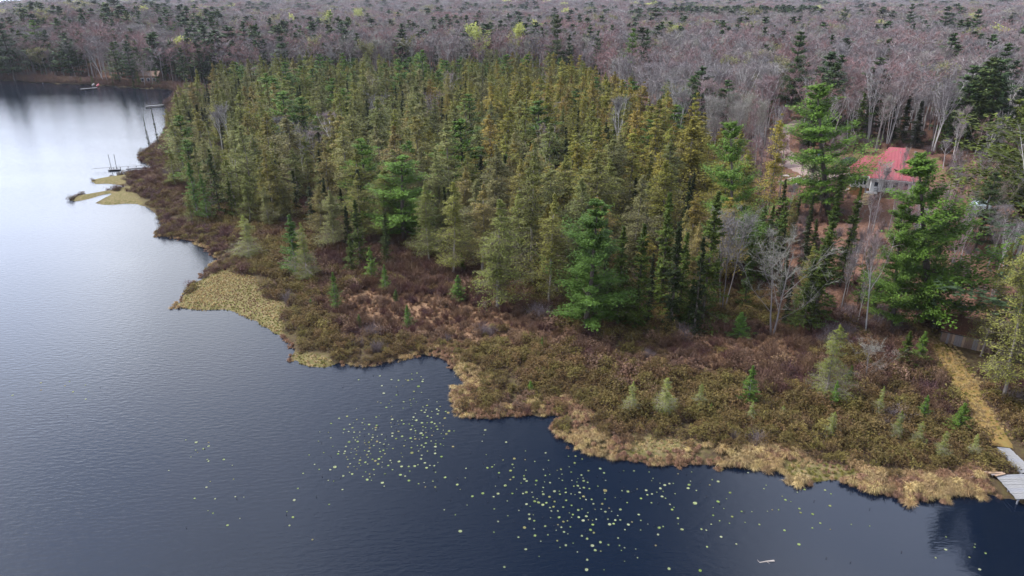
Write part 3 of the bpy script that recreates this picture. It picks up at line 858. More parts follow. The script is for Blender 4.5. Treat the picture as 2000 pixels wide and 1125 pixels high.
def wisp_mesh(seed, leaf, n=150, h=1.2, r=0.5, w=0.022, buds=80):
    rng = np.random.default_rng(seed); mb = MB()
    b = rng.normal(size=(n, 3)) * [0.25 * r, 0.25 * r, 0]
    t = np.c_[rng.normal(size=(n, 2)) * 0.55 * r, rng.uniform(0.45, 1, n) * h]
    mb.tris(slivers(b, t, w, rng), 0)
    q = t[rng.integers(0, n, n)]; 
    mb.tris(slivers(q * [1, 1, 0.7], q + np.c_[rng.normal(size=(n, 2)) * 0.2, rng.uniform(0, 0.3, n)], w * 0.8, rng), 0)
    if buds: mb.tris(leaves(t[rng.integers(0, n, buds)] + rng.normal(size=(buds, 3)) * 0.1, 0.05, rng), 0)
    return mb.mesh('twigs_' + leaf, [M[leaf]])
def tuft_mesh(seed, leaf, n=130, h=0.6, r=0.3, w=0.021, lay=0.7):
    """sedge tussock: blades that rise and fall over"""
    rng = np.random.default_rng(seed); mb = MB()
    a = rng.uniform(0, 6.28, n); L = rng.uniform(0.5, 1, n) * h
    b = np.c_[np.cos(a), np.sin(a), np.zeros(n)] * (rng.random((n, 1)) * r * 0.4)
    out = np.c_[np.cos(a), np.sin(a)] * (rng.uniform(0.2, 1, (n, 1)) * lay * h)
    mid = np.c_[b[:, :2] + out * 0.45, L * 0.75]
    tip = np.c_[b[:, :2] + out * 1.25, L * rng.uniform(0.15, 0.8, n)]
    side = unit(np.c_[-np.sin(a), np.cos(a), rng.normal(size=n) * 0.3]) * w
    V = np.stack([b - side / 2, b + side / 2, mid + side / 2, mid - side / 2, tip], 1).reshape(-1, 3)
    F = []
    for i in range(n):
        k = i * 5; F.append((k, k + 1, k + 2, k + 3)); F.append((k + 3, k + 2, k + 4))
    mb.add(V, F, 0)
    return mb.mesh('tuft_' + leaf, [M[leaf]])

SHR = [shrub_mesh(i, 'sh_leaf') for i in range(5)] + [shrub_mesh(20 + i, 'sh_brown') for i in range(3)] \
    + [shrub_mesh(40 + i, 'sh_maroon', n=260, h=1.1) for i in range(2)] + [wisp_mesh(60 + i, 'sh_brown') for i in range(2)] \
    + [wisp_mesh(70 + i, 'sh_grey', h=1.6, r=0.8) for i in range(2)] + [wisp_mesh(80 + i, 'sh_maroon', h=1.1) for i in range(2)]
I_LEAF, I_BROWN, I_MAR, I_WB, I_WG, I_WM = [0,1,2,3,4], [5,6,7], [8,9], [10,11], [12,13], [14,15]

BOG_PX = [(2250,1010),(2000,970),(1780,965),(1540,905),(1300,893),(1180,878),(1100,835),(900,785),(930,745),(880,700),(650,700),(560,640),(560,600),(460,540),(430,500),(300,440),(290,330),(330,240),(330,185),(430,180),(1130,190),(1480,420),(1500,640),(1640,655),(1840,665),(2000,700),(2400,760)]
def jgrid(x0, x1, y0, y1, step, seed):
    rng = np.random.default_rng(seed)
    X, Y = np.meshgrid(np.arange(x0, x1, step), np.arange(y0, y1, step))
    X = X.ravel() + rng.uniform(-.5, .5, X.size) * step; Y = Y.ravel() + rng.uniform(-.5, .5, Y.size) * step
    return X, Y, rng
def in_view(X, Y, m=120, z=0.0):
    px, py = proj(X, Y, np.full(np.shape(X), z))
    return (px > -m) & (px < 2000 + m) & (py < 1125 + m)

def poly_any(polys, X, Y):
    d = np.full(X.shape, -1e9)
    for p in polys: d = np.maximum(d, sdf(p, X, Y))
    return d
PATH_PX = [(1785,634,34),(1822,662,38),(1852,698,46),(1876,735,54),(1895,770,58),(1912,800,60),(1932,835,60),(1958,874,48)]
PATH_W = [(plane_hit(x, y, 0.5), w) for x, y, w in PATH_PX]
def path_dist(X, Y):
    d = np.full(np.shape(X), 1e9)
    for (a, _), (b, _) in zip(PATH_W[:-1], PATH_W[1:]):
        e = b - a; t = np.clip(((X - a[0]) * e[0] + (Y - a[1]) * e[1]) / (e @ e), 0, 1)
        d = np.minimum(d, np.hypot(X - a[0] - t * e[0], Y - a[1] - t * e[1]))
    return d
DOCK_W = [poly_world([(1930,860),(1990,860),(2060,900),(2120,990),(1983,982),(1932,930),(1965,920)], 0.5)]

SHED_W = poly_world([(1800,640),(1835,640),(1950,655),(1965,725),(1850,718),(1815,690)], 0.8)
def build_shrubs():
    # near bog
    X, Y, rng = jgrid(-115, 70, 42, 235, 0.74, 11)
    m = (Y < 150) | (X < -52); X, Y = X[m], Y[m]
    m = in_view(X, Y); X, Y = X[m], Y[m]
    sd = sdf(LAND, X, Y); su = sdf(UPL, X, Y)
    gr = poly_any(GRASS_W, X, Y)
    px, py = proj(X, Y, np.full(X.shape, 0.4))
    sed = np.where(px > 1060, 0.7 + 2.2 * fnoise(X, Y, 3.0, 52) + 0.6 * sstep(1450, 1700, px), 0.35 + 0.5 * fnoise(X, Y, 4, 32))
    mead = poly_any(MEADOW_W, X, Y)
    bank_ = ((px > 645) & (px < 832)) | ((px > 1000) & (px < 1104)) | (px < 560)
    sed = np.where(bank_, 0.12, sed)
    gre = gr + (fnoise(X, Y, 3.0, 61) - 0.5) * 8.0
    keep = (sd > sed) & (su < 4) & (gre < -0.1) & ((gr < 0.5) | (rng.random(X.shape) < 0.5)) & (path_dist(X, Y) > 1.85) & (sdf(SHED_W, X, Y) < 0) & (poly_any(DOCK_W, X, Y) < 0)
    dens = 0.93 - 0.45 * sstep(-1, 3, mead) - 0.5 * sstep(0.60, 0.72, fnoise(X, Y, 3.0, 12))
    keep &= rng.random(X.shape) < dens
    X, Y, sd, px, py, mead, su = X[keep], Y[keep], sd[keep], px[keep], py[keep], mead[keep], su[keep]
    n = len(X)
    f = fnoise(X, Y, 9.0, 41); f2 = fnoise(X, Y, 5.0, 47); g = rng.random(n)
    # olive leatherleaf near the water, russet and purple-brown farther in, maroon sweet gale along the left shore
    olive = sstep(17, 4, sd) * 0.60 + (f - 0.5) * 2.3 + (f2 - 0.5) * 1.0 + 0.06 + 0.10 * sstep(1150, 1400, px) - 0.7 * sstep(-1, 3, mead)
    left = sstep(560, 380, px)
    idx = np.zeros(n, int); wispy = np.zeros(n, bool)
    for i in range(n):
        if left[i] > 0.3 and g[i] < 0.5 and sd[i] < 6: idx[i] = random.choice(I_MAR + I_WM + I_MAR); continue
        if f2[i] > 0.70 and g[i] < 0.16: idx[i] = random.choice(I_WG); continue
        o = olive[i] + (g[i] - 0.5) * 0.55
        if o > 0.44: idx[i] = random.choice(I_LEAF)
        elif o > 0.12: idx[i] = random.choice(I_BROWN + I_LEAF[:2])
        else: idx[i] = random.choice(I_WB + I_WM + I_BROWN[:1] + I_WB)
    s = rng.uniform(0.5, 1.25, n) * (0.75 + 0.7 * fnoise(X, Y, 3.5, 43)) * (1 - 0.25 * sstep(0.5, 3, mead)) * (0.62 + 0.38 * sstep(0.5, 5, sd - 1))
    z = hgt(X, Y, sd) - 0.06
    rot = np.c_[np.zeros(n), np.zeros(n), rng.uniform(0, 6.28, n)]
    scatter('bog_shrubs', SHR, np.c_[X, Y, z], idx, rot, np.c_[s * 1.2, s * 1.2, s * rng.uniform(0.85, 1.35, n)],
            label='olive and brown leatherleaf shrubs carpeting the bog between lake and trees', cat='shrubs')
    # undergrowth beneath the stands and on the leafy slope, larger and thinner
    X, Y, rng = jgrid(-330, 150, 70, 420, 1.7, 13)
    m = in_view(X, Y, 60, 1.0); X, Y = X[m], Y[m]
    sd = sdf(LAND, X, Y); su = sdf(UPL, X, Y); D = np.hypot(X, Y)
    keep = (sd > 0.8) & (((su > 3) & (Y < 250) & (rng.random(X.shape) < 0.5)) | ((su <= 3) & (Y > 148) & (X > -60)) | ((sd < 14) & (Y > 235))) & (path_dist(X, Y) > 1.5) & (poly_any(CLEAR_W, X, Y) < 0)
    X, Y, sd, su, D = X[keep], Y[keep], sd[keep], su[keep], D[keep]; n = len(X)
    idx = np.array([random.choice(I_WB + I_WM + I_WG if a > 3 else I_BROWN + I_MAR + I_WB) for a in su])
    s = rng.uniform(0.8, 1.5, n) * np.where(Y > 235, 1.5, 1.0)
    scatter('undergrowth', SHR, np.c_[X, Y, hgt(X, Y, sd) - 0.05], idx, np.c_[np.zeros(n), np.zeros(n), rng.uniform(0, 6.28, n)], np.c_[s, s, s],
            label='thin brown undergrowth beneath the trees and on the leafy slope', cat='undergrowth')

TUF = [tuft_mesh(i, 'sedge') for i in range(4)] + [tuft_mesh(10 + i, 'sedge_g', h=0.45) for i in range(2)] + [tuft_mesh(20 + i, 'sedge_r', h=0.5, lay=0.5) for i in range(2)]
def build_sedge():
    X, Y, rng = jgrid(-60, 75, 40, 150, 0.30, 17)
    m = in_view(X, Y); X, Y = X[m], Y[m]
    sd = sdf(LAND, X, Y)
    px, py = proj(X, Y, np.full(X.shape, 0.3))
    gr = poly_any(GRASS_W, X, Y); mead = poly_any(MEADOW_W, X, Y)
    wob = fnoise(X, Y, 3.0, 52)
    band = np.where(px > 1060, 0.9 + 2.4 * wob + 0.6 * sstep(1450, 1700, px), np.where((px > 835) & (px < 1060), 1.3 + 0.6 * wob, 0.5 * (wob > 0.62)))
    inband = (sd > -0.12 - 0.45 * (fnoise(X, Y, 1.3, 63) > 0.6)) & (sd < band)
    band = np.where(((px > 645) & (px < 832)) | ((px > 1000) & (px < 1104)) | (px < 560), -1, band)
    # bare muddy margin between x 1080 and 1540: thin there
    mud = (px > 1080) & (px < 1540) & (sd > 0.5) & (sd < 1.8) & (wob < 0.60)
    ingr = (gr > 0) & (sd > 0.0)
    inmd = (mead > -1) & (sd > 2)
    onp = (path_dist(X, Y) < 1.75 + 0.5 * (fnoise(X, Y, 2.0, 66) - .5))
    r = rng.random(X.shape)
    keep = ((inband & (r < np.where(mud, 0.14, 0.85))) | (ingr & (r < 0.85)) | (inmd & (r < 0.30)) | (onp & (r < 0.95))) & (poly_any(DOCK_W, X, Y) < -0.3)
    X, Y, sd, px, gr, mead, onp, inband = [a[keep] for a in (X, Y, sd, px, gr, mead, onp, inband)]
    n = len(X); r2 = rng.random(n); f = fnoise(X, Y, 2.4, 58)
    idx = np.where(gr > 0, np.where(f + (r2 - .5) * .5 + 0.25 * (sd < 1.5) > 0.68, 4, np.where(fnoise(X, Y, 4.5, 68) > 0.64, 6, 0)), np.where(inband, np.where(f + (r2 - .5) * .4 + 0.12 * sstep(1650, 1800, px) + 0.1 * sstep(1540, 1400, px) > 0.58, 6, 0), 6))
    idx = np.where(onp, np.where(r2 + 1.2 * (f - 0.5) < 0.40, 4, np.where(r2 < 0.9, 0, 6)), idx)
    idx = idx + np.where(idx == 0, rng.integers(0, 4, n), rng.integers(0, 2, n))
    s = rng.uniform(0.6, 1.3, n) * np.where(gr > 0, 0.42, 1.0) * np.where(onp, 0.40, 1.0) * np.where(px > 1400, 1.15, 0.85)
    z = hgt(X, Y, sd) - 0.02
    rot = np.c_[rng.normal(size=(n, 2)) * 0.12, rng.uniform(0, 6.28, n)]
    scatter('sedge_grass', TUF, np.c_[X, Y, z], idx, rot, np.c_[s, s, s], label='tan dry sedge and grass tussocks along the waterline and in the bog meadow', cat='sedge')

# ------------------------------------------------------------------ clearings kept open round the buildings (photo sight lines)
CLEAR_PX = [[(1655,330),(1680,300),(1800,290),(1850,330),(1835,420),(1760,420),(1735,440),(1668,440)],
            [(1880,360),(1960,360),(1965,430),(1880,430)],
            [(1500,335),(1600,295),(1680,300),(1680,345),(1560,375),(1500,370)],
            [(1515,300),(1515,240),(1545,215),(1575,230),(1560,310)],
            [(1780,640),(1840,640),(1950,680),(2010,870),(1940,870),(1860,740)]]
CLEAR_W = [np.array([hit(x, y)[:2] for x, y in p]) for p in CLEAR_PX]
build_shrubs()
build_sedge()

# ------------------------------------------------------------------ the woods
ST_PX = [(345,205),(352,188),(360,178),(700,168),(1000,170),(1150,180),(1225,225),(1300,275),(1360,330),(1450,400),(1480,470),(1440,560),(1180,600),(1060,585),(985,565),
         (900,530),(850,515),(730,520),(700,530),(640,510),(600,470),(540,455),(470,440),(400,430),(352,405),(335,380),(332,310),(338,250)]
STAND = poly_world(ST_PX, 0.4)
FIRZ_PX = [(1130,560),(1180,600),(1440,560),(1480,470),(1640,420),(1660,560),(1640,640),(1500,645),(1300,650),(1150,645),(1090,600)]
FIRZ = poly_world(FIRZ_PX, 1.0)

def too_close(x, y, k=1.0):
    for a, b, r in PLACED:
        if (a - x) ** 2 + (b - y) ** 2 < (r * k) ** 2: return True
    return False
LM = [(388,428,'the two bright young pines'),(488,506,'the round pale tamarack'),(578,540,'the yellow green pine in the shrubs'),(705,520,'the bluish fir at the stand front'),
 (885,540,'the pale tamarack with bare trunk'),(972,605,'the large brownish tamarack'),(1143,652,'the large bog pine'),(990,420,'the bright pine in the centre'),(830,210,'the large round pine'),
 (632,200,'the round back left pine'),(1085,165,'the tallest skyline pine'),(1345,360,'the golden right end tamarack'),(1436,540,'the tall bright pine'),(1410,612,'the many stemmed birch'),
 (1508,658,'the bare spreading tree'),(1587,640,'the thick dark fir'),(1618,420,'the broad pine by the cottage'),(1705,380,'the red roofed cottage'),(1828,640,'the tallest white pine'),(1915,400,'the covered woodpile'),
 (1380,262,'the tall forked birch'),(1540,232,'the pine by the track'),(1630,200,'the orange crowned birch'),(1788,225,'the forked birch above the cottage'),(2020,460,'the scraggly edge pine'),(310,285,'the dead point spruce'),
 (235,166,'the twin dark shore pines'),(1880,660,'the board shed'),(1765,100,'the rounded skyline pine'),(1890,112,'the wide spreading skyline pine'),(1230,182,'the drooping skyline pine'),(530,434,'the white trunked tamarack'),
 (394,150,'the flat topped pine'),(1498,420,'the golden tamarack by the track')]
LMW = [(hit(a, b)[:2], c) for a, b, c in LM]
def place_words(x, y):
    best = min(LMW, key=lambda q: (q[0][0] - x) ** 2 + ((q[0][1] - y) * 0.7) ** 2)
    dx, dy = x - best[0][0], y - best[0][1]; d = math.hypot(dx, dy)
    a = math.degrees(math.atan2(dy, dx)) % 360; k = int((a + 22.5) // 45) % 8
    w = ['right of', 'behind and right of', 'behind', 'behind and left of', 'left of', 'in front and left of', 'in front of', 'in front and right of'][k]
    near = 'just ' if d < 9 else ('' if d < 22 else 'well ')
    return near + w + ' ' + best[1]
def size_word(h, lo, hi): return 'short ' if h < lo else ('tall ' if h > hi else 'medium ')
def region_words(px, py):
    h = 'left' if px < 620 else ('middle' if px < 950 else 'right')
    return h

def dart(polys_fn, x0, x1, y0, y1, step, seed, jitter=0.5):
    X, Y, rng = jgrid(x0, x1, y0, y1, step, seed)
    m = in_view(X, Y, 90, 6.0) & polys_fn(X, Y)
    return X[m], Y[m], rng

def build_woods():
    counts = {}
    def cnt(k): counts[k] = counts.get(k, 0) + 1; return counts[k]
    # --- the dense tamarack stand
    X, Y, rng = dart(lambda X, Y: (sdf(STAND, X, Y) > 0.5) & (sdf(LAND, X, Y) > 1.5), -110, 90, 80, 345, 5.2, 23)
    D = np.hypot(X, Y); o = np.argsort(D); X, Y, D = X[o], Y[o], D[o]
    mass = []
    for x, y, d, f, edge in zip(X, Y, D, fnoise(X, Y, 25.0, 71), sdf(STAND, X, Y)):
        if too_close(x, y, 0.8): continue
        r = rng.random(); edge = float(edge)
        px, py = proj(x, y, 0.4)
        back = sstep(180, 290, d)
        if r < 0.13 + 0.05 * (f > 0.6): key = 'black_spruce'; h = rng.uniform(7.5, 12.5)
        elif r < 0.155: key = 'birch'; h = rng.uniform(9, 13)
        elif r < 0.185: key = 'fir'; h = rng.uniform(9, 13)
        elif r < 0.22 + 0.05 * back: key = 'white_pine'; h = rng.uniform(11, 15.5)
        else:
            g3 = sstep(700, 1150, float(px)) - 0.15
            key = 'golden_tamarack' if rng.random() < g3 * 0.75 else ('grey_tamarack' if rng.random() < 0.45 else 'tamarack'); h = rng.normal(12.4, 2.5) + 1.2 * (f - 0.5) + (1.5 * sstep(900, 1300, float(px)))
        h = float(np.clip(h, 6.5, 17)) * (0.80 + 0.20 * sstep(0, 9, edge))
        side = 'western' if px < 620 else ('middle' if px < 1000 else 'eastern')
        row = 'front rows' if edge < 9 and d < 150 else ('back rows' if d > 225 else 'middle rows')
        if cnt(key) > {'tamarack': 100, 'golden_tamarack': 80, 'grey_tamarack': 75, 'black_spruce': 130, 'birch': 40, 'fir': 60, 'white_pine': 70}[key]:
            mass.append(('tamarack' if key == 'birch' else key, x, y, h, d)); continue
        lab = size_word(h, 10.5, 13.5) + {'tamarack': 'olive tamarack ', 'golden_tamarack': 'golden tamarack ', 'grey_tamarack': 'grey green tamarack ',
               'black_spruce': 'dark black spruce ', 'birch': 'leafless white birch ', 'fir': 'dense green fir ', 'white_pine': 'green plumed pine '}[key] + place_words(x, y)
        plant(key, x, y, h, label=lab, group={'tamarack': 'olive tamaracks', 'golden_tamarack': 'golden tamaracks', 'grey_tamarack': 'grey green tamaracks'}.get(key, {'birch': 'birches'}.get(key, TREE_CAT[key] + 's')) + ' of the dense stand', wide=rng.uniform(1.0, 1.3) * (1.12 if 'tam' in key else 1.1), lean=(random.gauss(0, 0.035), random.gauss(0, 0.035)))
    # the rest of the stand in one mass
    keys = ['tamarack', 'golden_tamarack', 'grey_tamarack', 'black_spruce', 'fir', 'white_pine']; meshes = []; off = {}; njt = {}
    for k in keys: off[k] = len(meshes); meshes += JOINT[k]
    # joint meshes of the middle level of detail for the mass, so it looks the same
    P = []; I = []; Rr = []; S = []
    for key, x, y, h, d in mass:
        P.append((x, y, ground(x, y) - 0.08)); I.append(off[key] + random.randrange(len(JOINT[key])))
        Rr.append((random.gauss(0, .02), random.gauss(0, .02), random.uniform(0, 6.28))); w = random.uniform(1.05, 1.5); S.append((h / 10 * w, h / 10 * w, h / 10))
    if P: scatter('tamarack_stand', meshes, np.array(P), I, np.array(Rr), np.array(S), label='rear mass of the olive tamarack stand with dark spruces', cat='trees')

    # --- low dark spruces beneath the stand
    X, Y, rng = dart(lambda X, Y: (sdf(STAND, X, Y) > 3), -100, 80, 85, 300, 5.6, 37)
    P = []; I = []; S = []
    for x, y in zip(X, Y):
        if rng.random() < 0.45: continue
        h = rng.uniform(3, 8); P.append((x, y, ground(x, y) - .05)); I.append(int(rng.integers(0, len(JOINT['black_spruce'])))); w = rng.uniform(1.3, 2.0); S.append((h / 10 * w, h / 10 * w, h / 10))
    n = len(P); scatter('spruce_understorey', JOINT['black_spruce'], np.array(P), I, np.c_[np.zeros(n), np.zeros(n), rng.uniform(0, 6.28, n)], np.array(S), label='low dark spruces filling the shade beneath the tamaracks', cat='spruces')

    # --- dark firs and spruces at the edge of the slope
    X, Y, rng = dart(lambda X, Y: (sdf(FIRZ, X, Y) > 0), -10, 70, 70, 150, 3.0, 29)
    for x, y in zip(X, Y):
        if too_close(x, y, 0.8): continue
        r = rng.random(); px, py = proj(x, y, 1)
        dens = 0.80 if px < 1400 else 0.33
        if r > dens: continue
        q = rng.random()
        key = 'fir' if q < 0.50 else ('black_spruce' if q < 0.85 else 'tamarack')
        h = rng.uniform(7.5, 12.5) if px < 1500 else rng.uniform(5, 10)
        lab = size_word(h, 8, 11) + {'fir': 'dark green fir ', 'black_spruce': 'blackish spruce ', 'tamarack': 'thin olive tamarack '}[key] + place_words(x, y)
        plant(key, x, y, float(h), label=lab, group=TREE_CAT[key] + 's at the shady wood edge', wide=rng.uniform(0.85, 1.05))

    # --- leafless wood on the upland: individuals near, one mass far
    X, Y, rng = dart(lambda X, Y: (sdf(UPL, X, Y) > 1.0) & (sdf(FIRZ, X, Y) < 0) & (sdf(STAND, X, Y) < 0) & (poly_any(CLEAR_W, X, Y) < 0), -330, 260, 78, 440, 5.0, 31)
    D = np.hypot(X, Y); o = np.argsort(D); X, Y, D = X[o], Y[o], D[o]
    mass = []; nind = 0
    for x, y, d in zip(X, Y, D):
        if too_close(x, y, 0.7): continue
        px, py = proj(x, y, ground(x, y)); px = float(px); py = float(py)
        slope = py > 300
        if slope and rng.random() > (0.9 if py > 420 else 0.75): continue
        q = rng.random(); f = float(vnoise(x, y, 45.0, 77))
        ev = 0.08 if px > 700 else 0.30
        if px > 1830 and 180 < py < 320: ev = 0.35
        if q < ev * (0.6 + f): key = 'dark_pine' if rng.random() < 0.65 else 'fir'
        elif q < (0.34 if px > 1200 else 0.16) + ev: key = 'birch' if rng.random() < 0.6 else 'multi_birch'
        elif q < 0.48 + ev or f > 0.68: key = 'red_maple'
        elif q < 0.60 + ev: key = 'poplar'
        elif q < 0.615 + ev: key = 'olive_aspen'
        else: key = 'grey_hardwood'
        h = float(rng.uniform(11.5, 17.5)) if not slope else float(rng.uniform(6, 12))
        if key in ('fir',): h *= 0.8
        if key == 'dark_pine': h *= rng.uniform(1.0, 1.25)
        nind += 1
        if nind > 420:
            mass.append((key, x, y, h)); continue
        where = 'on the leafy slope below the cottage' if slope and px < 1850 else ('on the right bank above the path' if slope else
                 ('in the wood behind the cottage' if px > 1250 and d < 260 else ('on the far shore of the bay' if px < 360 else 'in the bare wood beyond the tamaracks')))
        lab = size_word(h, 9, 13) + {'birch': 'white stemmed birch ', 'multi_birch': 'many stemmed birch ', 'red_maple': 'reddish bare maple ',
               'poplar': 'pale bare poplar ', 'olive_aspen': 'olive budding aspen ', 'grey_hardwood': 'grey leafless tree ',
               'dark_pine': 'dark green pine ', 'fir': 'dark conical fir '}[key] + place_words(x, y)
        plant(key, x, y, h, label=lab, group={'birch': 'slim birches', 'multi_birch': 'many stemmed birches', 'fir': 'firs', 'poplar': 'poplars', 'red_maple': 'maples', 'dark_pine': 'pines', 'olive_aspen': 'aspens', 'grey_hardwood': 'leafless trees'}[key] + ' of the leafless wood', wide=float(rng.uniform(0.95, 1.35)) * (0.72 if slope else 1.05))
    # understorey so that the wood floor is hidden, then the far forest to the horizon
    keys = ['grey_hardwood', 'red_maple', 'poplar', 'birch', 'dark_pine', 'fir', 'olive_aspen', 'white_pine', 'aspen']; meshes = []; off = {}
    for k in keys: off[k] = len(meshes); meshes += SP[(k, 2)]
    P = []; I = []; S = []
    for key, x, y, h in mass:
        key = 'birch' if key == 'multi_birch' else key
        P.append((x, y)); I.append(off[key] + random.randrange(len(SP[(key, 2)]))); w = random.uniform(0.9, 1.25); S.append((h / 10 * w, h / 10 * w, h / 10))
    fx = []; 
    def ring(d0, d1, step, hs, seed, ws):
        nonlocal P, I, S
        rng = np.random.default_rng(seed)
        xs = np.arange(-d1 * 0.86, d1 * 0.86, step); ys = np.arange(max(d0 * 0.6, 100), d1 * 1.02, step)
        X, Y = np.meshgrid(xs, ys); X = X.ravel() + rng.uniform(-.5, .5, X.size) * step; Y = Y.ravel() + rng.uniform(-.5, .5, Y.size) * step
        D = np.hypot(X, Y); m = (D > d0) & (D <= d1) & (np.abs(X) < Y * 0.80 + 30); X, Y = X[m], Y[m]
        m = (np.ones(X.shape, bool) if d0 > 500 else (sdf(UPL, X, Y) > 2) & (sdf(STAND, X, Y) < -1) & (poly_any(CLEAR_W, X, Y) < 0)); X, Y = X[m], Y[m]
        f = fnoise(X, Y, 120.0, 91); f2 = fnoise(X, Y, 60.0, 95); g = fnoise(X, Y, 38.0, 97)
        az = X / Y
        for x, y, a, b, c, z in zip(X, Y, f, f2, g, az):
            q = rng.random()
            ev = 0.018 + 0.30 * (b > 0.72) + 0.06 * (b > 0.62) + 0.11 * (z < -0.38) * sstep(900, 500, y) + 0.05 * (a > 0.66)
            if 700 < math.hypot(x, y) < 840 and 0.16 < z < 0.42: ev = 0.95     # the long planted pine belt
            if q < ev: key = 'dark_pine' if rng.random() < 0.7 else 'white_pine'
            elif q < ev + 0.005: key = 'aspen'
            elif q < ev + 0.03: key = 'olive_aspen'
            else:
                q2 = rng.random() + (c - 0.5) * 1.3
                key = 'red_maple' if q2 > 0.85 else ('poplar' if q2 < 0.0 else ('birch' if q2 < 0.04 else 'grey_hardwood'))
            h = rng.uniform(0.8, 1.12) * hs * (1.18 if key in ('dark_pine', 'white_pine') else 1)
            w = rng.uniform(1.0, 1.5) * ws * (1.25 if key == 'dark_pine' else 1.0)
            P.append((x, y)); I.append(off[key] + random.randrange(len(SP[(key, 2)]))); S.append((h * w, h * w, h))
    ring(330, 620, 7.0, 1.65, 101, 1.05)
    ring(620, 1100, 10.0, 1.75, 102, 1.45)
    ring(1100, 2300, 15.0, 1.85, 103, 2.1)
    P = np.array(P); z = np.array([ground(a, b) for a, b in P]) - 0.1; n = len(P)
    rng = np.random.default_rng(5)
    rot = np.c_[rng.normal(size=(n, 2)) * 0.02, rng.uniform(0, 6.28, n)]
    scatter('distant_forest', meshes, np.c_[P, z], I, rot, np.array(S), label='purple grey leafless forest reaching to the horizon with scattered dark pines', cat='forest')
    print('WOODS', counts, nind, n)
# ------------------------------------------------------------------ built things
M['deckwood'] = mat('weathered_boards', (0.19, 0.185, 0.185), 0.85, noise=(5.0, (0.33, 0.325, 0.33), (0.6, 6, 1)))
M['deckwood2'] = mat('weathered_boards_dark', (0.19, 0.19, 0.21), 0.85, noise=(5.0, (0.32, 0.32, 0.34), (0.6, 6, 1)))
M['newwood'] = mat('fresh_lumber', (0.62, 0.52, 0.27), 0.8, noise=(4.0, (0.70, 0.60, 0.36), (1, 6, 1)))
M['orangewood'] = mat('stained_wood', (0.40, 0.21, 0.10), 0.8, noise=(4.0, (0.50, 0.28, 0.14), (1, 6, 1)))
M['redroof'] = mat('red_metal_roof', (0.36, 0.085, 0.105), 0.55, 0.3, noise=(0.8, (0.40, 0.115, 0.135), (1, 1, 1)))
M['white'] = mat('white_siding', (0.80, 0.80, 0.80), 0.7, noise=(3.0, (0.74, 0.74, 0.75), (1, 1, 6)))
M['trim'] = mat('white_trim', (0.78, 0.78, 0.80), 0.6)
M['glass'] = mat('window_glass', (0.03, 0.04, 0.06), 0.08, 0.6)
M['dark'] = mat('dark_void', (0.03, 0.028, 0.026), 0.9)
M['shedroof'] = mat('rusty_needle_covered_roof', (0.085, 0.038, 0.026), 0.95, noise=(3.0, (0.15, 0.068, 0.04), (1, 1, 1)))
M['plankA'] = mat('brown_plank', (0.17, 0.11, 0.08), 0.9, noise=(4.0, (0.25, 0.17, 0.13), (6, 6, 0.7)))
M['plankB'] = mat('grey_plank', (0.20, 0.17, 0.165), 0.9, noise=(4.0, (0.28, 0.25, 0.245), (6, 6, 0.7)))
M['plankC'] = mat('tan_plank', (0.33, 0.22, 0.15), 0.9, noise=(4.0, (0.40, 0.28, 0.20), (6, 6, 0.7)))
M['stone'] = mat('pale_stone', (0.42, 0.36, 0.33), 0.95, noise=(2.0, (0.55, 0.48, 0.44), (1, 1, 1)))
M['tarp'] = mat('blue_grey_tarp', (0.36, 0.45, 0.48), 0.55, 0.4, noise=(2.5, (0.50, 0.58, 0.60), (1, 1, 1)))
M['carblue'] = mat('dark_blue_paint', (0.02, 0.03, 0.07), 0.3, 0.6)
M['carteal'] = mat('dark_teal_paint', (0.03, 0.07, 0.075), 0.3, 0.6)
M['tyre'] = mat('rubber', (0.02, 0.02, 0.02), 0.9)
M['rim'] = mat('alloy', (0.5, 0.5, 0.52), 0.3, 0.5, metallic=0.8)
M['lamp'] = mat('lamp_glass', (0.7, 0.7, 0.72), 0.2, 0.6)
M['redpaint'] = mat('red_hull', (0.50, 0.10, 0.12), 0.4, 0.5)
M['dead'] = mat('bleached_wood', (0.30, 0.26, 0.23), 0.9, noise=(4.0, (0.42, 0.37, 0.34), (1, 1, 1)))
M['pathgrass'] = mat('worn_grass_path', (0.27, 0.16, 0.06), 0.95, noise=(1.6, (0.22, 0.165, 0.05), (1, 1, 1)))
M['dirt'] = mat('pinkish_dirt', (0.27, 0.19, 0.17), 0.95, noise=(0.6, (0.36, 0.27, 0.24), (1, 1, 1)))
M['pad'] = leafmat('lily_leaf', [(0.13, 0.19, 0.04), (0.20, 0.23, 0.10), (0.25, 0.26, 0.16), (0.15, 0.20, 0.05), (0.17, 0.13, 0.06)], 0.1, rough=0.45)
M['bud'] = mat('lily_bud', (0.015, 0.010, 0.012), 0.6)

def tilt_between(a, b):
    """matrix whose x axis runs from a to b, z as upright as can be"""
    x = unit(np.asarray(b, float) - np.asarray(a, float)); y = unit(np.cross([0, 0, 1], x)); z = np.cross(x, y)
    return np.stack([x, y, z], 1)
def beam(mb, a, b, w, h, m=0):
    a = np.asarray(a, float); b = np.asarray(b, float)
    mb.box((a + b) / 2, (np.linalg.norm(b - a), w, h), m, M=tilt_between(a, b))

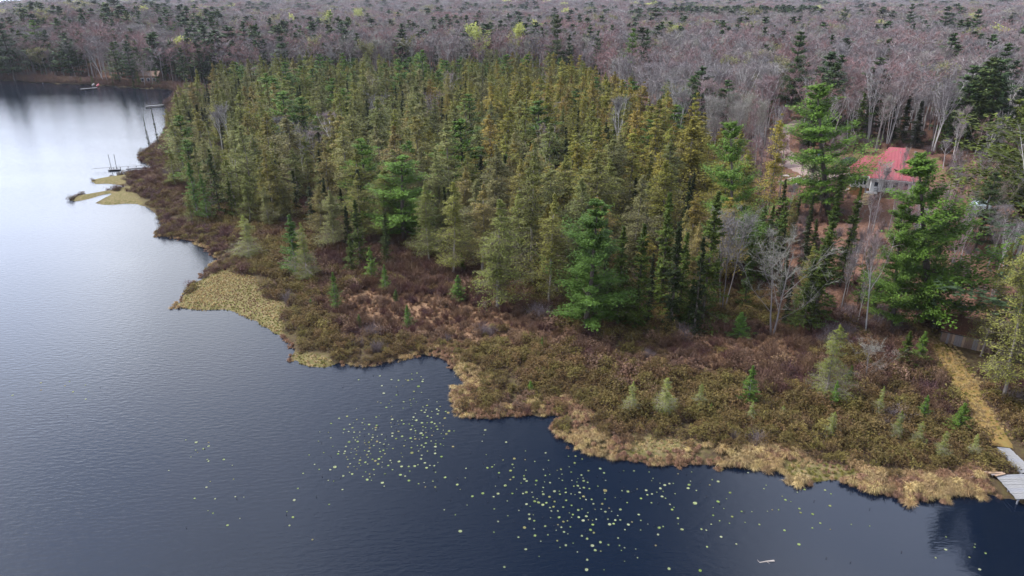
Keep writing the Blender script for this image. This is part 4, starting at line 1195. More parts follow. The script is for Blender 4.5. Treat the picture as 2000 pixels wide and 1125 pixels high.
# path and track -------------------------------------------------
def ribbon(name, pts, material, lift=0.07, n=6, wob=0.25):
    """strip that follows the ground, with sunk edges"""
    C = np.array([p for p, w in pts]); W = np.array([w for p, w in pts])
    t = np.linspace(0, len(C) - 1, (len(C) - 1) * 8 + 1); k = np.arange(len(C))
    P = np.c_[np.interp(t, k, C[:, 0]), np.interp(t, k, C[:, 1])]; W = np.interp(t, k, W)
    for _ in range(6): P[1:-1] = (P[:-2] + 2 * P[1:-1] + P[2:]) / 4
    d = unit(np.gradient(P, axis=0)); nr = np.c_[-d[:, 1], d[:, 0]]
    mb = MB(); V = []
    rng = np.random.default_rng(4)
    for i in range(len(P)):
        wl = W[i] / 2 * (1 + rng.normal() * wob * 0.3); wr = W[i] / 2 * (1 + rng.normal() * wob * 0.3)
        for j in range(n + 1):
            o = -wl + (wl + wr) * j / n
            q = P[i] + nr[i] * o
            z = ground(q[0], q[1]) + (lift if 0 < j < n else -0.12)
            V.append((q[0], q[1], z))
    F = [(i * (n + 1) + j, i * (n + 1) + j + 1, (i + 1) * (n + 1) + j + 1, (i + 1) * (n + 1) + j) for i in range(len(P) - 1) for j in range(n)]
    mb.add(V, F)
    return mobj(name, mb.mesh(name, [material], smooth=True), kind='structure')
def width_at(px, py, w):
    p = hit(px, py); dep = p[1] * cP - (p[2] - CAM_H) * sP
    return w * dep / FPX
ribbon('path', [(hit(x, y)[:2], width_at(x, y, w)) for x, y, w in PATH_PX], M['pathgrass'])
TR_PX = [(1640,345,60),(1590,335,70),(1548,320,60),(1528,300,40),(1524,280,34),(1530,262,32),(1545,246,30),(1560,236,26)]
ribbon('dirt_road', [(hit(x, y)[:2], width_at(x, y, w)) for x, y, w in TR_PX], M['dirt'], lift=0.12)

# dock -----------------------------------------------------------
def w3(px, py, z): 
    p = plane_hit(px, py, z); return np.array([p[0], p[1], z])
def build_dock():
    z = 0.62
    def deck(name, A, B, C, D, along, label, pw=0.19, ntone=0):
        """A-B one long edge, D-C the other; boards laid from edge to edge"""
        root = empty(name, (0, 0, 0), label=label, cat='dock')
        L = np.linalg.norm(B - A); n = max(3, int(L / pw)); rng = random.Random(5)
        for i in range(n):
            t = (i + 0.5) / n
            p = A + (B - A) * t; q = D + (C - D) * t
            ln = np.linalg.norm(q - p); mid = (p + q) / 2
            key = (round(ln, 1))
            mb = MB(); mb.box((0, 0, 0), (ln + rng.uniform(-0.05, 0.05), L / n * 0.90, 0.045))
            me = mb.mesh('plank', [M['deckwood'] if rng.random() < 0.72 else M['deckwood2']])
            a = math.atan2(q[1] - p[1], q[0] - p[0])
            mobj('plank', me, root, (mid[0], mid[1], z + rng.uniform(-0.006, 0.006)), (0, 0, a + rng.uniform(-0.008, 0.008)))
        for s, (P, Q) in enumerate(((A, B), (D, C))):
            mb = MB(); off = (D - A) * (0.06 if s == 0 else -0.06)
            beam(mb, P + off - [0, 0, 0.11], Q + off - [0, 0, 0.11], 0.08, 0.14)
            mobj('stringer', mb.mesh('stringer', [M['deckwood2']]), root)
        for t in (0.06, 0.5, 0.94):
            for P, Q in ((A, B), (D, C)):
                p = P + (Q - P) * t + ((D - A) if P is A else (A - D)) * 0.08
                mb = MB(); g = ground(p[0], p[1]); mb.tube([(p[0], p[1], g - 0.3), (p[0], p[1], z - 0.05)], 0.06, 8)
                mobj('post', mb.mesh('post', [M['deckwood2']]), root)
        return root
    A = w3(1944, 928, z); D = w3(1985, 975, z)
    e = unit(w3(2040, 925, z) - A)
    Wd = 3.9
    perp = D - A; perp = perp - e * (perp @ e)
    deck('dock_platform', A, D, D + e * Wd + (A + perp - D) * 0, A + e * Wd, 'y', 'square weathered grey plank dock platform at the right edge by the water', 0.2)
    a = w3(1947, 873, z + 0.0); b = w3(1995, 924, z); c = w3(2022, 922, z); d = w3(1972, 876, z)
    deck('dock_walkway', a, b, c, d, 'x', 'narrow grey plank walkway leading from the grassy path to the dock', 0.2)
    # small stack of boards beside the platform
    r = empty('board_stack', w3(1958, 927, 0.66) + np.array([-.6, .25, 0]), 0.1, label='few reddish grey boards lying at the corner of the dock', cat='boards')
    for k in range(4):
        mb = MB(); mb.box((0, 0, 0), (1.3 - 0.1 * k, 0.16, 0.04)); mobj('board', mb.mesh('board', [M['plankC'] if k % 2 else M['plankB']]), r, (k * 0.1, -0.12 * k, 0.03 + 0.05 * (k % 2)), (0, 0, 0.12 * (k - 1.5)))
build_dock()

# shed -----------------------------------------------------------
def build_shed():
    a = hit(1836, 668); b = hit(1938, 692)
    L = float(np.linalg.norm((b - a)[:2])); rz = math.atan2(b[1] - a[1], b[0] - a[0])
    z = min(a[2], b[2]) - 0.05
    hF, hB, dp = 1.7, 2.35, 2.4
    r = empty('board_shed', (a[0], a[1], z), rz, label='long low board shed with rusty brown lean-to roof beside the path', cat='shed')
    rng = random.Random(2); x = 0.0; n = int(L / 0.24)
    shared = {}
    for i in range(n):
        w = L / n
        key = rng.choice(['plankA', 'plankA', 'plankB', 'plankC']) if i < n * 0.62 else rng.choice(['plankB', 'plankA', 'plankC'])
        hh = hF - rng.choice([0.0, 0.03, 0.06])
        if (key, hh) not in shared:
            mb = MB(); mb.box((0, 0, hh / 2), (w * 0.93, 0.035, hh)); shared[(key, hh)] = mb.mesh('plank', [M[key]])
        mobj('plank', shared[(key, hh)], r, ((i + 0.5) * w, rng.uniform(-0.012, 0.012), 0.0))
    m = 10
    for i in range(m):
        y = (i + 0.5) * dp / m; hh = hF + (hB - hF) * (i + 0.5) / m - 0.06
        mb = MB(); mb.box((0, 0, hh / 2), (0.035, dp / m * 0.93, hh)); mobj('plank', mb.mesh('plank', [M[rng.choice(['plankA', 'plankB'])]]), r, (-0.03, y, 0))
    mb = MB(); mb.box((L / 2, dp, hB / 2 - 0.05), (L, 0.05, hB - 0.1)); mb.box((L + 0.02, dp / 2, hF / 2), (0.05, dp - 0.1, hF - .05)); mb.box((L / 2, dp / 2 + 0.05, 0.03), (L - .1, dp - .2, 0.06)); mobj('back_wall', mb.mesh('back_wall', [M['plankA']]), r)
    sl = math.atan2(hB - hF, dp)
    q = 9
    for i in range(q):
        mb = MB(); mb.box((0, 0, 0), ((L + 0.5) / q * 0.985, (dp + 0.7) / math.cos(sl), 0.045))
        mobj('roof_panel', mb.mesh('roof_panel', [M['shedroof']]), r, ((i + 0.5) * (L + 0.5) / q - 0.25, dp / 2 - 0.03, (hF + hB) / 2 + 0.05 + 0.012 * (i % 2)), (sl, 0, 0))
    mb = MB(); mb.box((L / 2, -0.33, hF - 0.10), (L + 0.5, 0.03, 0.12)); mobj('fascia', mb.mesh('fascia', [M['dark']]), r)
    for a0 in np.linspace(0.5, L - 0.5, 6): PLACED.append((a[0] + math.cos(rz) * a0, a[1] + math.sin(rz) * a0, 1.8))
build_shed()

# cottage --------------------------------------------------------
def build_cottage():
    g = hit(1705, 385)
    z0 = g[2]
    zf, ze = z0 + 1.1, z0 + 3.7                 # floor and eaves
    P1 = plane_hit(1676, 347, ze); P2 = plane_hit(1707, 342, ze)
    org = np.array([P2[0], P2[1]])
    r = empty('cottage', (org[0], org[1], z0), R(-24), label='white cottage with red metal hip roof, porch door and wooden steps behind the pines', cat='house')
    # local frame: x right, y away; main block x -0.4..9.4, y -1.2..7 ; front wing x -3.6..0.6 y 0.2..5
    E = ze - z0; Fz = zf - z0
    def hiproof(name, x0, x1, y0, y1, ze, rise, ridge_inset, ov=0.45, ribs=True):
        x0 -= ov; x1 += ov; y0 -= ov; y1 += ov; zb = ze - 0.10
        ym = (y0 + y1) / 2
        V = [(x0, y0, zb), (x1, y0, zb), (x1, y1, zb), (x0, y1, zb), (x0 + ridge_inset, ym, ze + rise), (x1 - ridge_inset, ym, ze + rise)]
        th = 0.09
        V2 = [(a, b, c - th) for a, b, c in V]
        mb = MB(); mb.add(V + V2, [(0, 1, 5, 4), (1, 2, 5), (2, 3, 4, 5), (3, 0, 4), (7, 6, 10, 11), (8, 7, 11), (9, 8, 11, 10), (6, 9, 10), (0, 6, 7, 1), (1, 7, 8, 2), (2, 8, 9, 3), (3, 9, 6, 0)])
        ro = mobj(name, mb.mesh(name, [M['redroof']]), r)
        # standing seams on the front and end slopes, one part each
        c = 0
        x = x0 + 0.25
        while x < x1:
            for ysgn, ye in ((1, y0), (-1, y1)):
                # seam climbs from the eave until it meets hip or ridge
                tx = min((x - x0) / ridge_inset, (x1 - x) / ridge_inset, 1.0)
                top = np.array([x, ye + (ym - ye) * tx, zb + (ze + rise - zb) * tx + 0.03]); bot = np.array([x, ye, zb + 0.03])
                if tx > 0.08:
                    s = MB(); beam(s, bot, top, 0.05, 0.05); mobj('roof_seam', s.mesh('roof_seam', [M['redroof']]), ro)
            x += 0.55
        y = y0 + 0.3
        while y < y1:
            for xs, xe in ((x0, x0 + ridge_inset), (x1, x1 - ridge_inset)):
                tx = min((y - y0) / (ym - y0), (y1 - y) / (y1 - ym), 1.0)
                top = np.array([xs + (xe - xs) * tx, y, zb + (ze + rise - zb) * tx + 0.03]); bot = np.array([xs, y, zb + 0.03])
                if tx > 0.08:
                    s = MB(); beam(s, bot, top, 0.05, 0.05); mobj('roof_seam', s.mesh('roof_seam', [M['redroof']]), ro)
            y += 0.55
        mb = MB()
        for a, b in (((x0, y0), (x1, y0)), ((x1, y0), (x1, y1)), ((x1, y1), (x0, y1)), ((x0, y1), (x0, y0))):
            beam(mb, (a[0], a[1], zb - 0.17), (b[0], b[1], zb - 0.17), 0.05, 0.14)
        mobj('fascia', mb.mesh('fascia', [M['trim']]), ro)
        return ro
    hiproof('roof', -0.3, 6.6, -1.6, 8.8, E, 4.6, 2.6)
    hiproof('roof', -3.5, 2.6, 0.4, 6.2, E - 0.05, 2.8, 2.2)
    def block(x0, x1, y0, y1, za, zb, material, name='wall'):
        mb = MB(); mb.box(((x0 + x1) / 2, (y0 + y1) / 2, (za + zb) / 2), (x1 - x0, y1 - y0, zb - za)); return mobj(name, mb.mesh(name, [material]), r)
    block(-0.3, 6.6, -1.6, 8.8, Fz, E - 0.2, M['white'])
    block(-3.5, -0.31, 0.4, 5.2, Fz, E - 0.25, M['white'])
    block(-3.4, -0.32, 0.5, 5.1, -0.4, Fz - 0.003, M['orangewood'], 'foundation_skirt')
    block(-0.2, 6.5, -1.5, 8.7, -0.8, Fz - 0.003, M['plankA'], 'foundation_skirt')
    def window(cx, y, zc, w, h, face='front'):
        ry = 0
        fr = MB(); t = 0.07
        fr.box((-w / 2, 0, 0), (t, 0.10, h + t)); fr.box((w / 2, 0, 0), (t, 0.10, h + t)); fr.box((0, 0, h / 2), (w - t, 0.10, t)); fr.box((0, 0, -h / 2), (w - t, 0.12, t)); 
        gl = MB(); gl.box((0, 0.01, 0), (w - t, 0.03, h - t))
        f = mobj('window', fr.mesh('window', [M['trim']]), r, (cx, y, zc), (0, 0, 0 if face == 'front' else R(90)))
        mobj('pane', gl.mesh('pane', [M['glass']]), f)
    wz = (Fz + E) / 2 - 0.02
    for cx in (-3.0, -2.45, -1.75, -1.2): window(cx, 0.40 - 0.035, wz, 0.46, 1.35)
    for cy in (1.2, 2.6, 4.0): window(-3.5 - 0.035, cy, wz, 0.7, 1.2, 'side')
    for cx in (2.0, 3.6, 5.2): window(cx, -1.6 - 0.035, wz + 0.1, 0.8, 1.1)
    # door with handle, in the angle between wing and block
    d = MB(); d.box((0, 0, 1.0), (0.9, 0.07, 1.95)); do = mobj('door', d.mesh('door', [M['trim']]), r, (0.55, -1.6 - 0.045, Fz))
    k = MB(); k.box((0, 0, 0), (0.6, 0.03, 0.8)); mobj('pane', k.mesh('pane', [M['glass']]), do, (0, -0.04, 1.35))
    k = MB(); k.tube([(0, 0, 0), (0, -0.08, 0)], 0.03, 8); mobj('handle', k.mesh('handle', [M['rim']]), do, (0.36, -0.04, 0.95))
    # porch deck
    po = MB(); po.box((-0.1, -2.55, Fz - 0.06), (2.0, 1.8, 0.12)); pd = mobj('porch', po.mesh('porch', [M['deckwood']]), r)
    for x in (-1.05, 0.85):
        for y in (-1.75, -3.4):
            p = MB(); p.box((x, y, Fz / 2 + 0.1), (0.11, 0.11, Fz + 1.9 - 1.0 + 1.0)); mobj('railing_post', p.mesh('railing_post', [M['deckwood']]), pd)
    for zz in (0.35, 0.62, 0.92):
        p = MB(); beam(p, (0.85, -1.8, Fz + zz), (0.85, -3.4, Fz + zz), 0.05, 0.12); mobj('rail', p.mesh('rail', [M['deckwood2']]), pd)
        p = MB(); beam(p, (0.2, -3.4, Fz + zz), (0.85, -3.4, Fz + zz), 0.05, 0.12); mobj('rail', p.mesh('rail', [M['deckwood2']]), pd)
    # stairs going down the slope to the front left
    st = MB(); n = 14; y0 = -3.5
    sx = -0.5
    for s in (-0.82, 0.82): beam(st, (sx + s, y0, Fz - 0.1), (sx + s - 0.5, y0 - n * 0.30, Fz - 0.12 - n * 0.20), 0.06, 0.22)
    so = mobj('stairs', st.mesh('stairs', [M['dark']]), r)
    tm = MB(); tm.box((0, 0, 0), (1.7, 0.24, 0.06)); tme = tm.mesh('tread', [M['newwood']])
    for i in range(n): mobj('tread', tme, so, (sx - 0.5 * (i + .5) / n, y0 - 0.15 - i * 0.30, Fz - 0.08 - i * 0.20))
    # chimney pipe
    c = MB(); c.tube([(6.2, 3.8, E + 1.2), (6.2, 3.8, E + 3.9)], 0.13, 10); c.tube([(6.2, 3.8, E + 3.9), (6.2, 3.8, E + 4.05)], 0.22, 10); mobj('stove_pipe', c.mesh('stove_pipe', [M['plankB']]), r)
    cs, sn = math.cos(R(-24)), math.sin(R(-24))
    for x in np.arange(-4, 11, 2.4):
        for y in np.arange(-3, 8, 2.4): PLACED.append((org[0] + x * cs - y * sn, org[1] + x * sn + y * cs, 3.0))
build_cottage()

# tarp covered woodpile -----------------------------------------
def build_pile():
    p = hit(1915, 408)
    r = empty('covered_woodpile', p, R(-12), label='square pile under a blue grey tarp with white edge on the brown slope', cat='woodpile')
    rng = np.random.default_rng(8)
    n = 9; V = []
    for j in range(n):
        for i in range(n):
            x = (i / (n - 1) - .5) * 2.9; y = (j / (n - 1) - .5) * 2.2; e = max(abs(x) / 1.45, abs(y) / 1.1)
            V.append((x, y, 1.0 + 0.25 * (j / (n - 1)) - (0.85 if e > 0.97 else 0) + rng.normal() * 0.05))
    F = [(j * n + i, j * n + i + 1, (j + 1) * n + i + 1, (j + 1) * n + i) for j in range(n - 1) for i in range(n - 1)]
    mb = MB(); mb.add(V, F); mobj('tarp', mb.mesh('tarp', [M['tarp']], smooth=True), r)
    mb = MB(); beam(mb, (-1.4, 1.15, 1.32), (1.45, 1.15, 1.32), 0.12, 0.12); beam(mb, (1.45, 1.15, 1.32), (1.45, 0.1, 1.2), 0.12, 0.12); mobj('edge_board', mb.mesh('edge_board', [M['trim']]), r)
    lm = MB(); lm.tube([(0, -0.95, 0), (0, 0.95, 0)], 0.09, 7); lme = lm.mesh('log', [M['plankC']])
    for row in range(4):
        for i in range(13): mobj('log', lme, r, (-1.2 + i * 0.2 + 0.1 * (row % 2), 0, 0.10 + row * 0.17))
    PLACED.append((p[0], p[1], 2.5))
build_pile()

# vehicles -------------------------------------------------------
def build_vehicle(px, py, rz, paint, label, pick=False):
    p = hit(px, py)
    r = empty('parked_truck' if pick else 'parked_car', p + np.array([0, 0, 0.05]), rz, label=label, cat='truck' if pick else 'car')
    def profile(pts, w, m, name):
        mb = MB(); k = len(pts); ins = 0.0
        V = [(x, -w / 2 * s, z) for x, z, s in pts] + [(x, w / 2 * s, z) for x, z, s in pts]
        F = [tuple(range(k)), tuple(range(2 * k - 1, k - 1, -1))] + [((i + 1) % k, i, k + i, k + (i + 1) % k) for i in range(k)]
        mb.add(V, F); me = mb.mesh(name, [m]); o = mobj(name, me, r)
        bv = o.modifiers.new('bevel', 'BEVEL'); bv.width = 0.05; bv.segments = 2
        return o
    if pick:
        profile([(-2.7, .45, 1), (-2.7, 1.05, 1), (-0.7, 1.05, 1), (1.3, 1.05, 1), (2.5, .95, .96), (2.65, .5, .96)], 1.9, paint, 'body')
        profile([(-0.75, 1.06, .97), (-0.6, 1.72, .82), (0.7, 1.74, .82), (1.35, 1.06, .96)], 1.85, M['glass'], 'cab_glass')
        profile([(-0.62, 1.73, .80), (-0.55, 1.80, .78), (0.62, 1.80, .78), (0.72, 1.75, .80)], 1.85, paint, 'cab_roof')
    else:
        profile([(-2.25, .35, .95), (-2.3, .85, .96), (-1.2, .95, 1), (1.1, .92, 1), (2.1, .78, .95), (2.25, .4, .92)], 1.8, paint, 'body')
        profile([(-1.75, .95, .95), (-1.15, 1.42, .78), (0.3, 1.45, .78), (1.15, .93, .95)], 1.75, M['glass'], 'cabin_glass')
        profile([(-1.2, 1.43, .76), (-1.1, 1.49, .74), (0.25, 1.50, .74), (0.35, 1.46, .76)], 1.75, paint, 'cabin_roof')
    wr = 0.38 if pick else 0.32
    tb = MB(); tb.tube([(0, -.11, 0), (0, .11, 0)], wr, 16); tme = tb.mesh('wheel', [M['tyre']])
    rb = MB(); rb.tube([(0, -.12, 0), (0, .12, 0)], wr * .6, 12); rme = rb.mesh('rim', [M['rim']])
    for x in (-1.5, 1.5):
        for y in (-.82, .82):
            w = mobj('wheel', tme, r, (x, y, wr)); mobj('rim', rme, w)
    hb = MB(); hb.box((0, 0, 0), (0.08, 0.32, 0.16)); hme = hb.mesh('headlight', [M['lamp']])
    for y in (-.62, .62): mobj('headlight', hme, r, (2.55 if pick else 2.2, y, 0.72))
    PLACED.append((p[0], p[1], 3.0))
build_vehicle(1662, 322, R(10), M['carblue'], 'dark blue car parked beside the cottage behind the broad pine')
build_vehicle(1604, 318, R(170), M['carteal'], 'dark teal pickup half hidden behind boughs of the broad pine', True)

# rubble and lumber in the yard ---------------------------------
def rock_mesh(seed):
    import bmesh
    bm = bmesh.new(); bmesh.ops.create_icosphere(bm, subdivisions=2, radius=1.0)
    rng = random.Random(seed)
    for v in bm.verts:
        v.co *= rng.uniform(0.8, 1.15); v.co.z *= 0.6
    me = bpy.data.meshes.new('rock'); bm.to_mesh(me); bm.free(); me.materials.append(M['stone']); return me
def build_yard():
    rk = [rock_mesh(i) for i in range(3)]
    for k, (px, py, s) in enumerate([(1548,352,.8),(1560,348,.6),(1572,354,.7),(1535,345,.5),(1585,350,.5),(1556,360,.5),(1525,356,.45),(1600,356,.6),(1655,372,.5),(1674,397,.45)]):
        p = hit(px, py); mobj('rock', rk[k % 3], None, p + np.array([0, 0, .15]), (0, 0, k), (s * 1.3, s, s), label='pale rock in the rubble beside the dirt turnaround' if k < 8 else 'pale slab on the slope below the cottage', cat='rock', group='pale rocks in the yard' if k < 8 else 'pale slabs below the cottage')
    for k, (px, py) in enumerate([(1664, 338), (1672, 334)]):
        p = hit(px, py); r = empty('lumber_stack', p, R(20 + 30 * k), label=['grey lumber stack left of the cottage corner', 'shorter lumber stack touching the cottage corner'][k], cat='lumber')
        for i in range(5):
            mb = MB(); mb.box((0, 0, 0), (2.6 - .3 * i, 0.3, 0.1)); mobj('board', mb.mesh('board', [M['plankC'] if i % 2 else M['plankB']]), r, (0, (i % 3) * .34 - .3, .1 + .13 * (i // 3)))
build_yard()

# fallen wood ----------------------------------------------------
def fallen(a, b, rad, label, nbr=4, name='fallen_log', za=0.15, zb=0.15):
    A = hit(*a); B = hit(*b); A = A + [0, 0, za]; B = B + [0, 0, zb]
    rng = np.random.default_rng(int(a[0])); L = np.linalg.norm(B - A)
    mid = (A + B) / 2 + rng.normal(size=3) * 0.03 * L * np.array([1, 1, .3])
    mb = MB(); o = (A + B) / 2
    mb.tube(np.array([A, mid, B]) - o, [rad, rad * .8, rad * .4], 7)
    for i in range(nbr):
        t = rng.uniform(.3, 1); q = A + (B - A) * t - o
        mb.tube([q, q + unit(rng.normal(size=3) + [0, 0, .6]) * rng.uniform(.25, .22 * L + .3)], [rad * .4, rad * .12], 4)
    mobj(name, mb.mesh(name, [M['dead']]), None, o, label=label, cat='fallen log')
fallen((1955, 788), (1999, 826), .05, 'long pale fallen pole right of the path', 2)
fallen((1880, 925), (1912, 908), .05, 'pale driftwood branch in the sedge near the dock', 5)
fallen((1905, 935), (1860, 945), .04, 'broken driftwood branch lying toward the waterline', 6)
fallen((1925, 905), (1895, 912), .04, 'bleached branch behind the sedge beside the dock', 6)
fallen((1735, 266), (1768, 263), .12, 'white fallen trunk on the slope behind the cottage', 2)
fallen((1420, 790), (1380, 775), .03, 'thin fallen stick among the leatherleaf', 3)
def float_log():
    A = np.array([*plane_hit(1484, 1099), 0.0]); B = np.array([*plane_hit(1512, 1096), 0.02]); o = (A + B) / 2
    mb = MB(); mb.tube(np.array([A, (A + B) / 2 + [0, .04, 0], B]) - o, [.035, .05, .075], 8); mb.tube([A - o, A - o + [-.12, .25, .04]], [.02, .006], 4); mb.tube([(0, 0, 0), (.1, -.22, .05)], [.02, .006], 4)
    mobj('floating_log', mb.mesh('floating_log', [M['dead']]), None, o, label='short pale log floating on the lake at the bottom edge', cat='log')
float_log()

# lake-side structures on the left -------------------------------
def small_dock(name, a, b, w, label, z=0.35, n=None, posts=(), mat_='deckwood2', extra=None):
    A = w3(*a, z); B = w3(*b, z); o = (A + B) / 2; o[2] = z; L = np.linalg.norm(B - A)
    r = empty(name, o, math.atan2(B[1] - A[1], B[0] - A[0]), label=label, cat='dock')
    n = n or max(4, int(L / 0.6))
    mb = MB(); mb.box((0, 0, 0), (L / n * 0.9, w, 0.06)); me = mb.mesh('plank', [M[mat_]])
    for i in range(n): mobj('plank', me, r, (-L / 2 + (i + .5) * L / n, 0, random.uniform(-.01, .01)))
    s = MB(); s.box((0, -w * .4, -.12), (L, .1, .16)); s.box((0, w * .4, -.12), (L, .1, .16)); mobj('frame', s.mesh('frame', [M['dark']]), r)
    for t in (-.45, -.15, .15, .45):
        p = MB(); p.tube([(t * L, w * .45, -1.2), (t * L, w * .45, .35)], .07, 7); mobj('post', p.mesh('post', [M['dark']]), r)
    return r
small_dock('lake_dock', (247, 329), (300, 326), 1.1, 'dark narrow dock reaching from the left point toward the lake', 0.4)
r_ = small_dock('swim_raft', (212, 331), (235, 330), 1.2, 'low dark raft with two tall poles beyond the left dock', 0.25)
for dx in (-.6, .5):
    p_ = MB(); p_.tube([(dx, 0, 0), (dx * 1.1, 0.1, 3.4)], .05, 6); mobj('pole', p_.mesh('pole', [M['dark']]), r_)
p_ = MB(); beam(p_, (-4.5, 0.2, .3), (6.5, 0.3, .55), .06, .06); mobj('mooring_pole', p_.mesh('mooring_pole', [M['plankB']]), r_)
small_dock('floating_board', (228, 341), (238, 340), .6, 'small dark float in the water below the raft', 0.12)
small_dock('far_dock', (284, 207.5), (321, 204.5), 1.4, 'grey dock behind the small point across the bay', 0.5, mat_='deckwood')
small_dock('landing_dock', (157, 174), (190, 171), 1.4, 'pale dock beside the red canoe on the far shore', 0.4, mat_='deckwood')
small_dock('shore_dock', (16, 153.5), (30, 151.5), 1.8, 'pale dock at the far left shore', 0.5, mat_='deckwood')
def canoe(a, b, material, label):
    A = np.array([*plane_hit(*a, .6), .5]); B = hit(*b) + [0, 0, .6]; o = (A + B) / 2; L = 5.2
    r = empty('canoe', o, math.atan2(B[1] - A[1], B[0] - A[0]), label=label, cat='canoe')
    r.rotation_euler[1] = -0.10
    n = 15; k = 9; V = []
    for i in range(n):
        t = i / (n - 1) * 2 - 1; w = .46 * (1 - abs(t) ** 2.4) + .015; sh = .20 * abs(t) ** 3
        for j in range(k):
            a_ = math.pi * j / (k - 1); V.append((t * L / 2, -math.cos(a_) * w, .45 * math.sin(a_) + sh * (1 if 0 < j < k - 1 else -1) * 0))
    F = [(i * k + j, i * k + j + 1, (i + 1) * k + j + 1, (i + 1) * k + j) for i in range(n - 1) for j in range(k - 1)]
    mb = MB(); mb.add(V, F); h = mobj('hull', mb.mesh('hull', [material], smooth=True), r); sd = h.modifiers.new('s', 'SOLIDIFY'); sd.thickness = .03
    mb = MB()
    for s in (-1, 1): mb.tube([V[i * k + (0 if s < 0 else k - 1)] for i in range(n)], .03, 5)
    mobj('gunwale', mb.mesh('gunwale', [M['trim']]), r)
canoe((182, 171), (200, 165), M['redpaint'], 'red canoe pulled up on the far shore beside the pale dock')
canoe((176, 168), (188, 165), M['deckwood'], 'pale overturned boat behind the red canoe on the far shore')
def buoy():
    p = plane_hit(83, 161.5, 0); mb = MB(); mb.tube([(0, 0, -.3), (0, 0, .2), (0, 0, .5), (0, 0, .7), (0, 0, .8)], [.2, .25, .2, .1, .04], 12); mobj('buoy', mb.mesh('buoy', [M['trim']], smooth=True), None, (p[0], p[1], 0), label='small white marker standing at the far left shoreline', cat='marker')
buoy()
def far_cottage():
    p = hit(292, 166)
    r = empty('lake_cottage', p, R(4), label='grey roofed cottage hidden behind the trees of the far bay', cat='house')
    mb = MB(); mb.box((0, 3, 1.9), (8.5, 6, 4.4)); mobj('wall', mb.mesh('wall', [M['plankA']]), r)
    mb = MB(); mb.add([(-4.7, -.6, 3.9), (4.7, -.6, 3.9), (4.7, 3, 6.0), (-4.7, 3, 6.0), (4.7, 6.6, 3.9), (-4.7, 6.6, 3.9)], [(0, 1, 2, 3), (3, 2, 4, 5), (0, 3, 5), (1, 4, 2), (0, 5, 4, 1)]); mobj('roof', mb.mesh('roof', [M['plankA']]), r)
    for x in (-2.6, 0, 2.6):
        f = MB(); f.box((0, 0, 0), (1.3, .1, 1.5)); fo = mobj('window', f.mesh('window', [M['trim']]), r, (x, -.05, 2.3))
        g_ = MB(); g_.box((0, -.04, 0), (1.1, .06, 1.3)); mobj('pane', g_.mesh('pane', [M['glass']]), fo)
    f = MB(); f.box((0, 0, 1), (1, .1, 2)); mobj('door', f.mesh('door', [M['plankA']]), r, (1.3, -.05, -.2))
    PLACED.append((p[0], p[1] + 3, 5))
far_cottage()

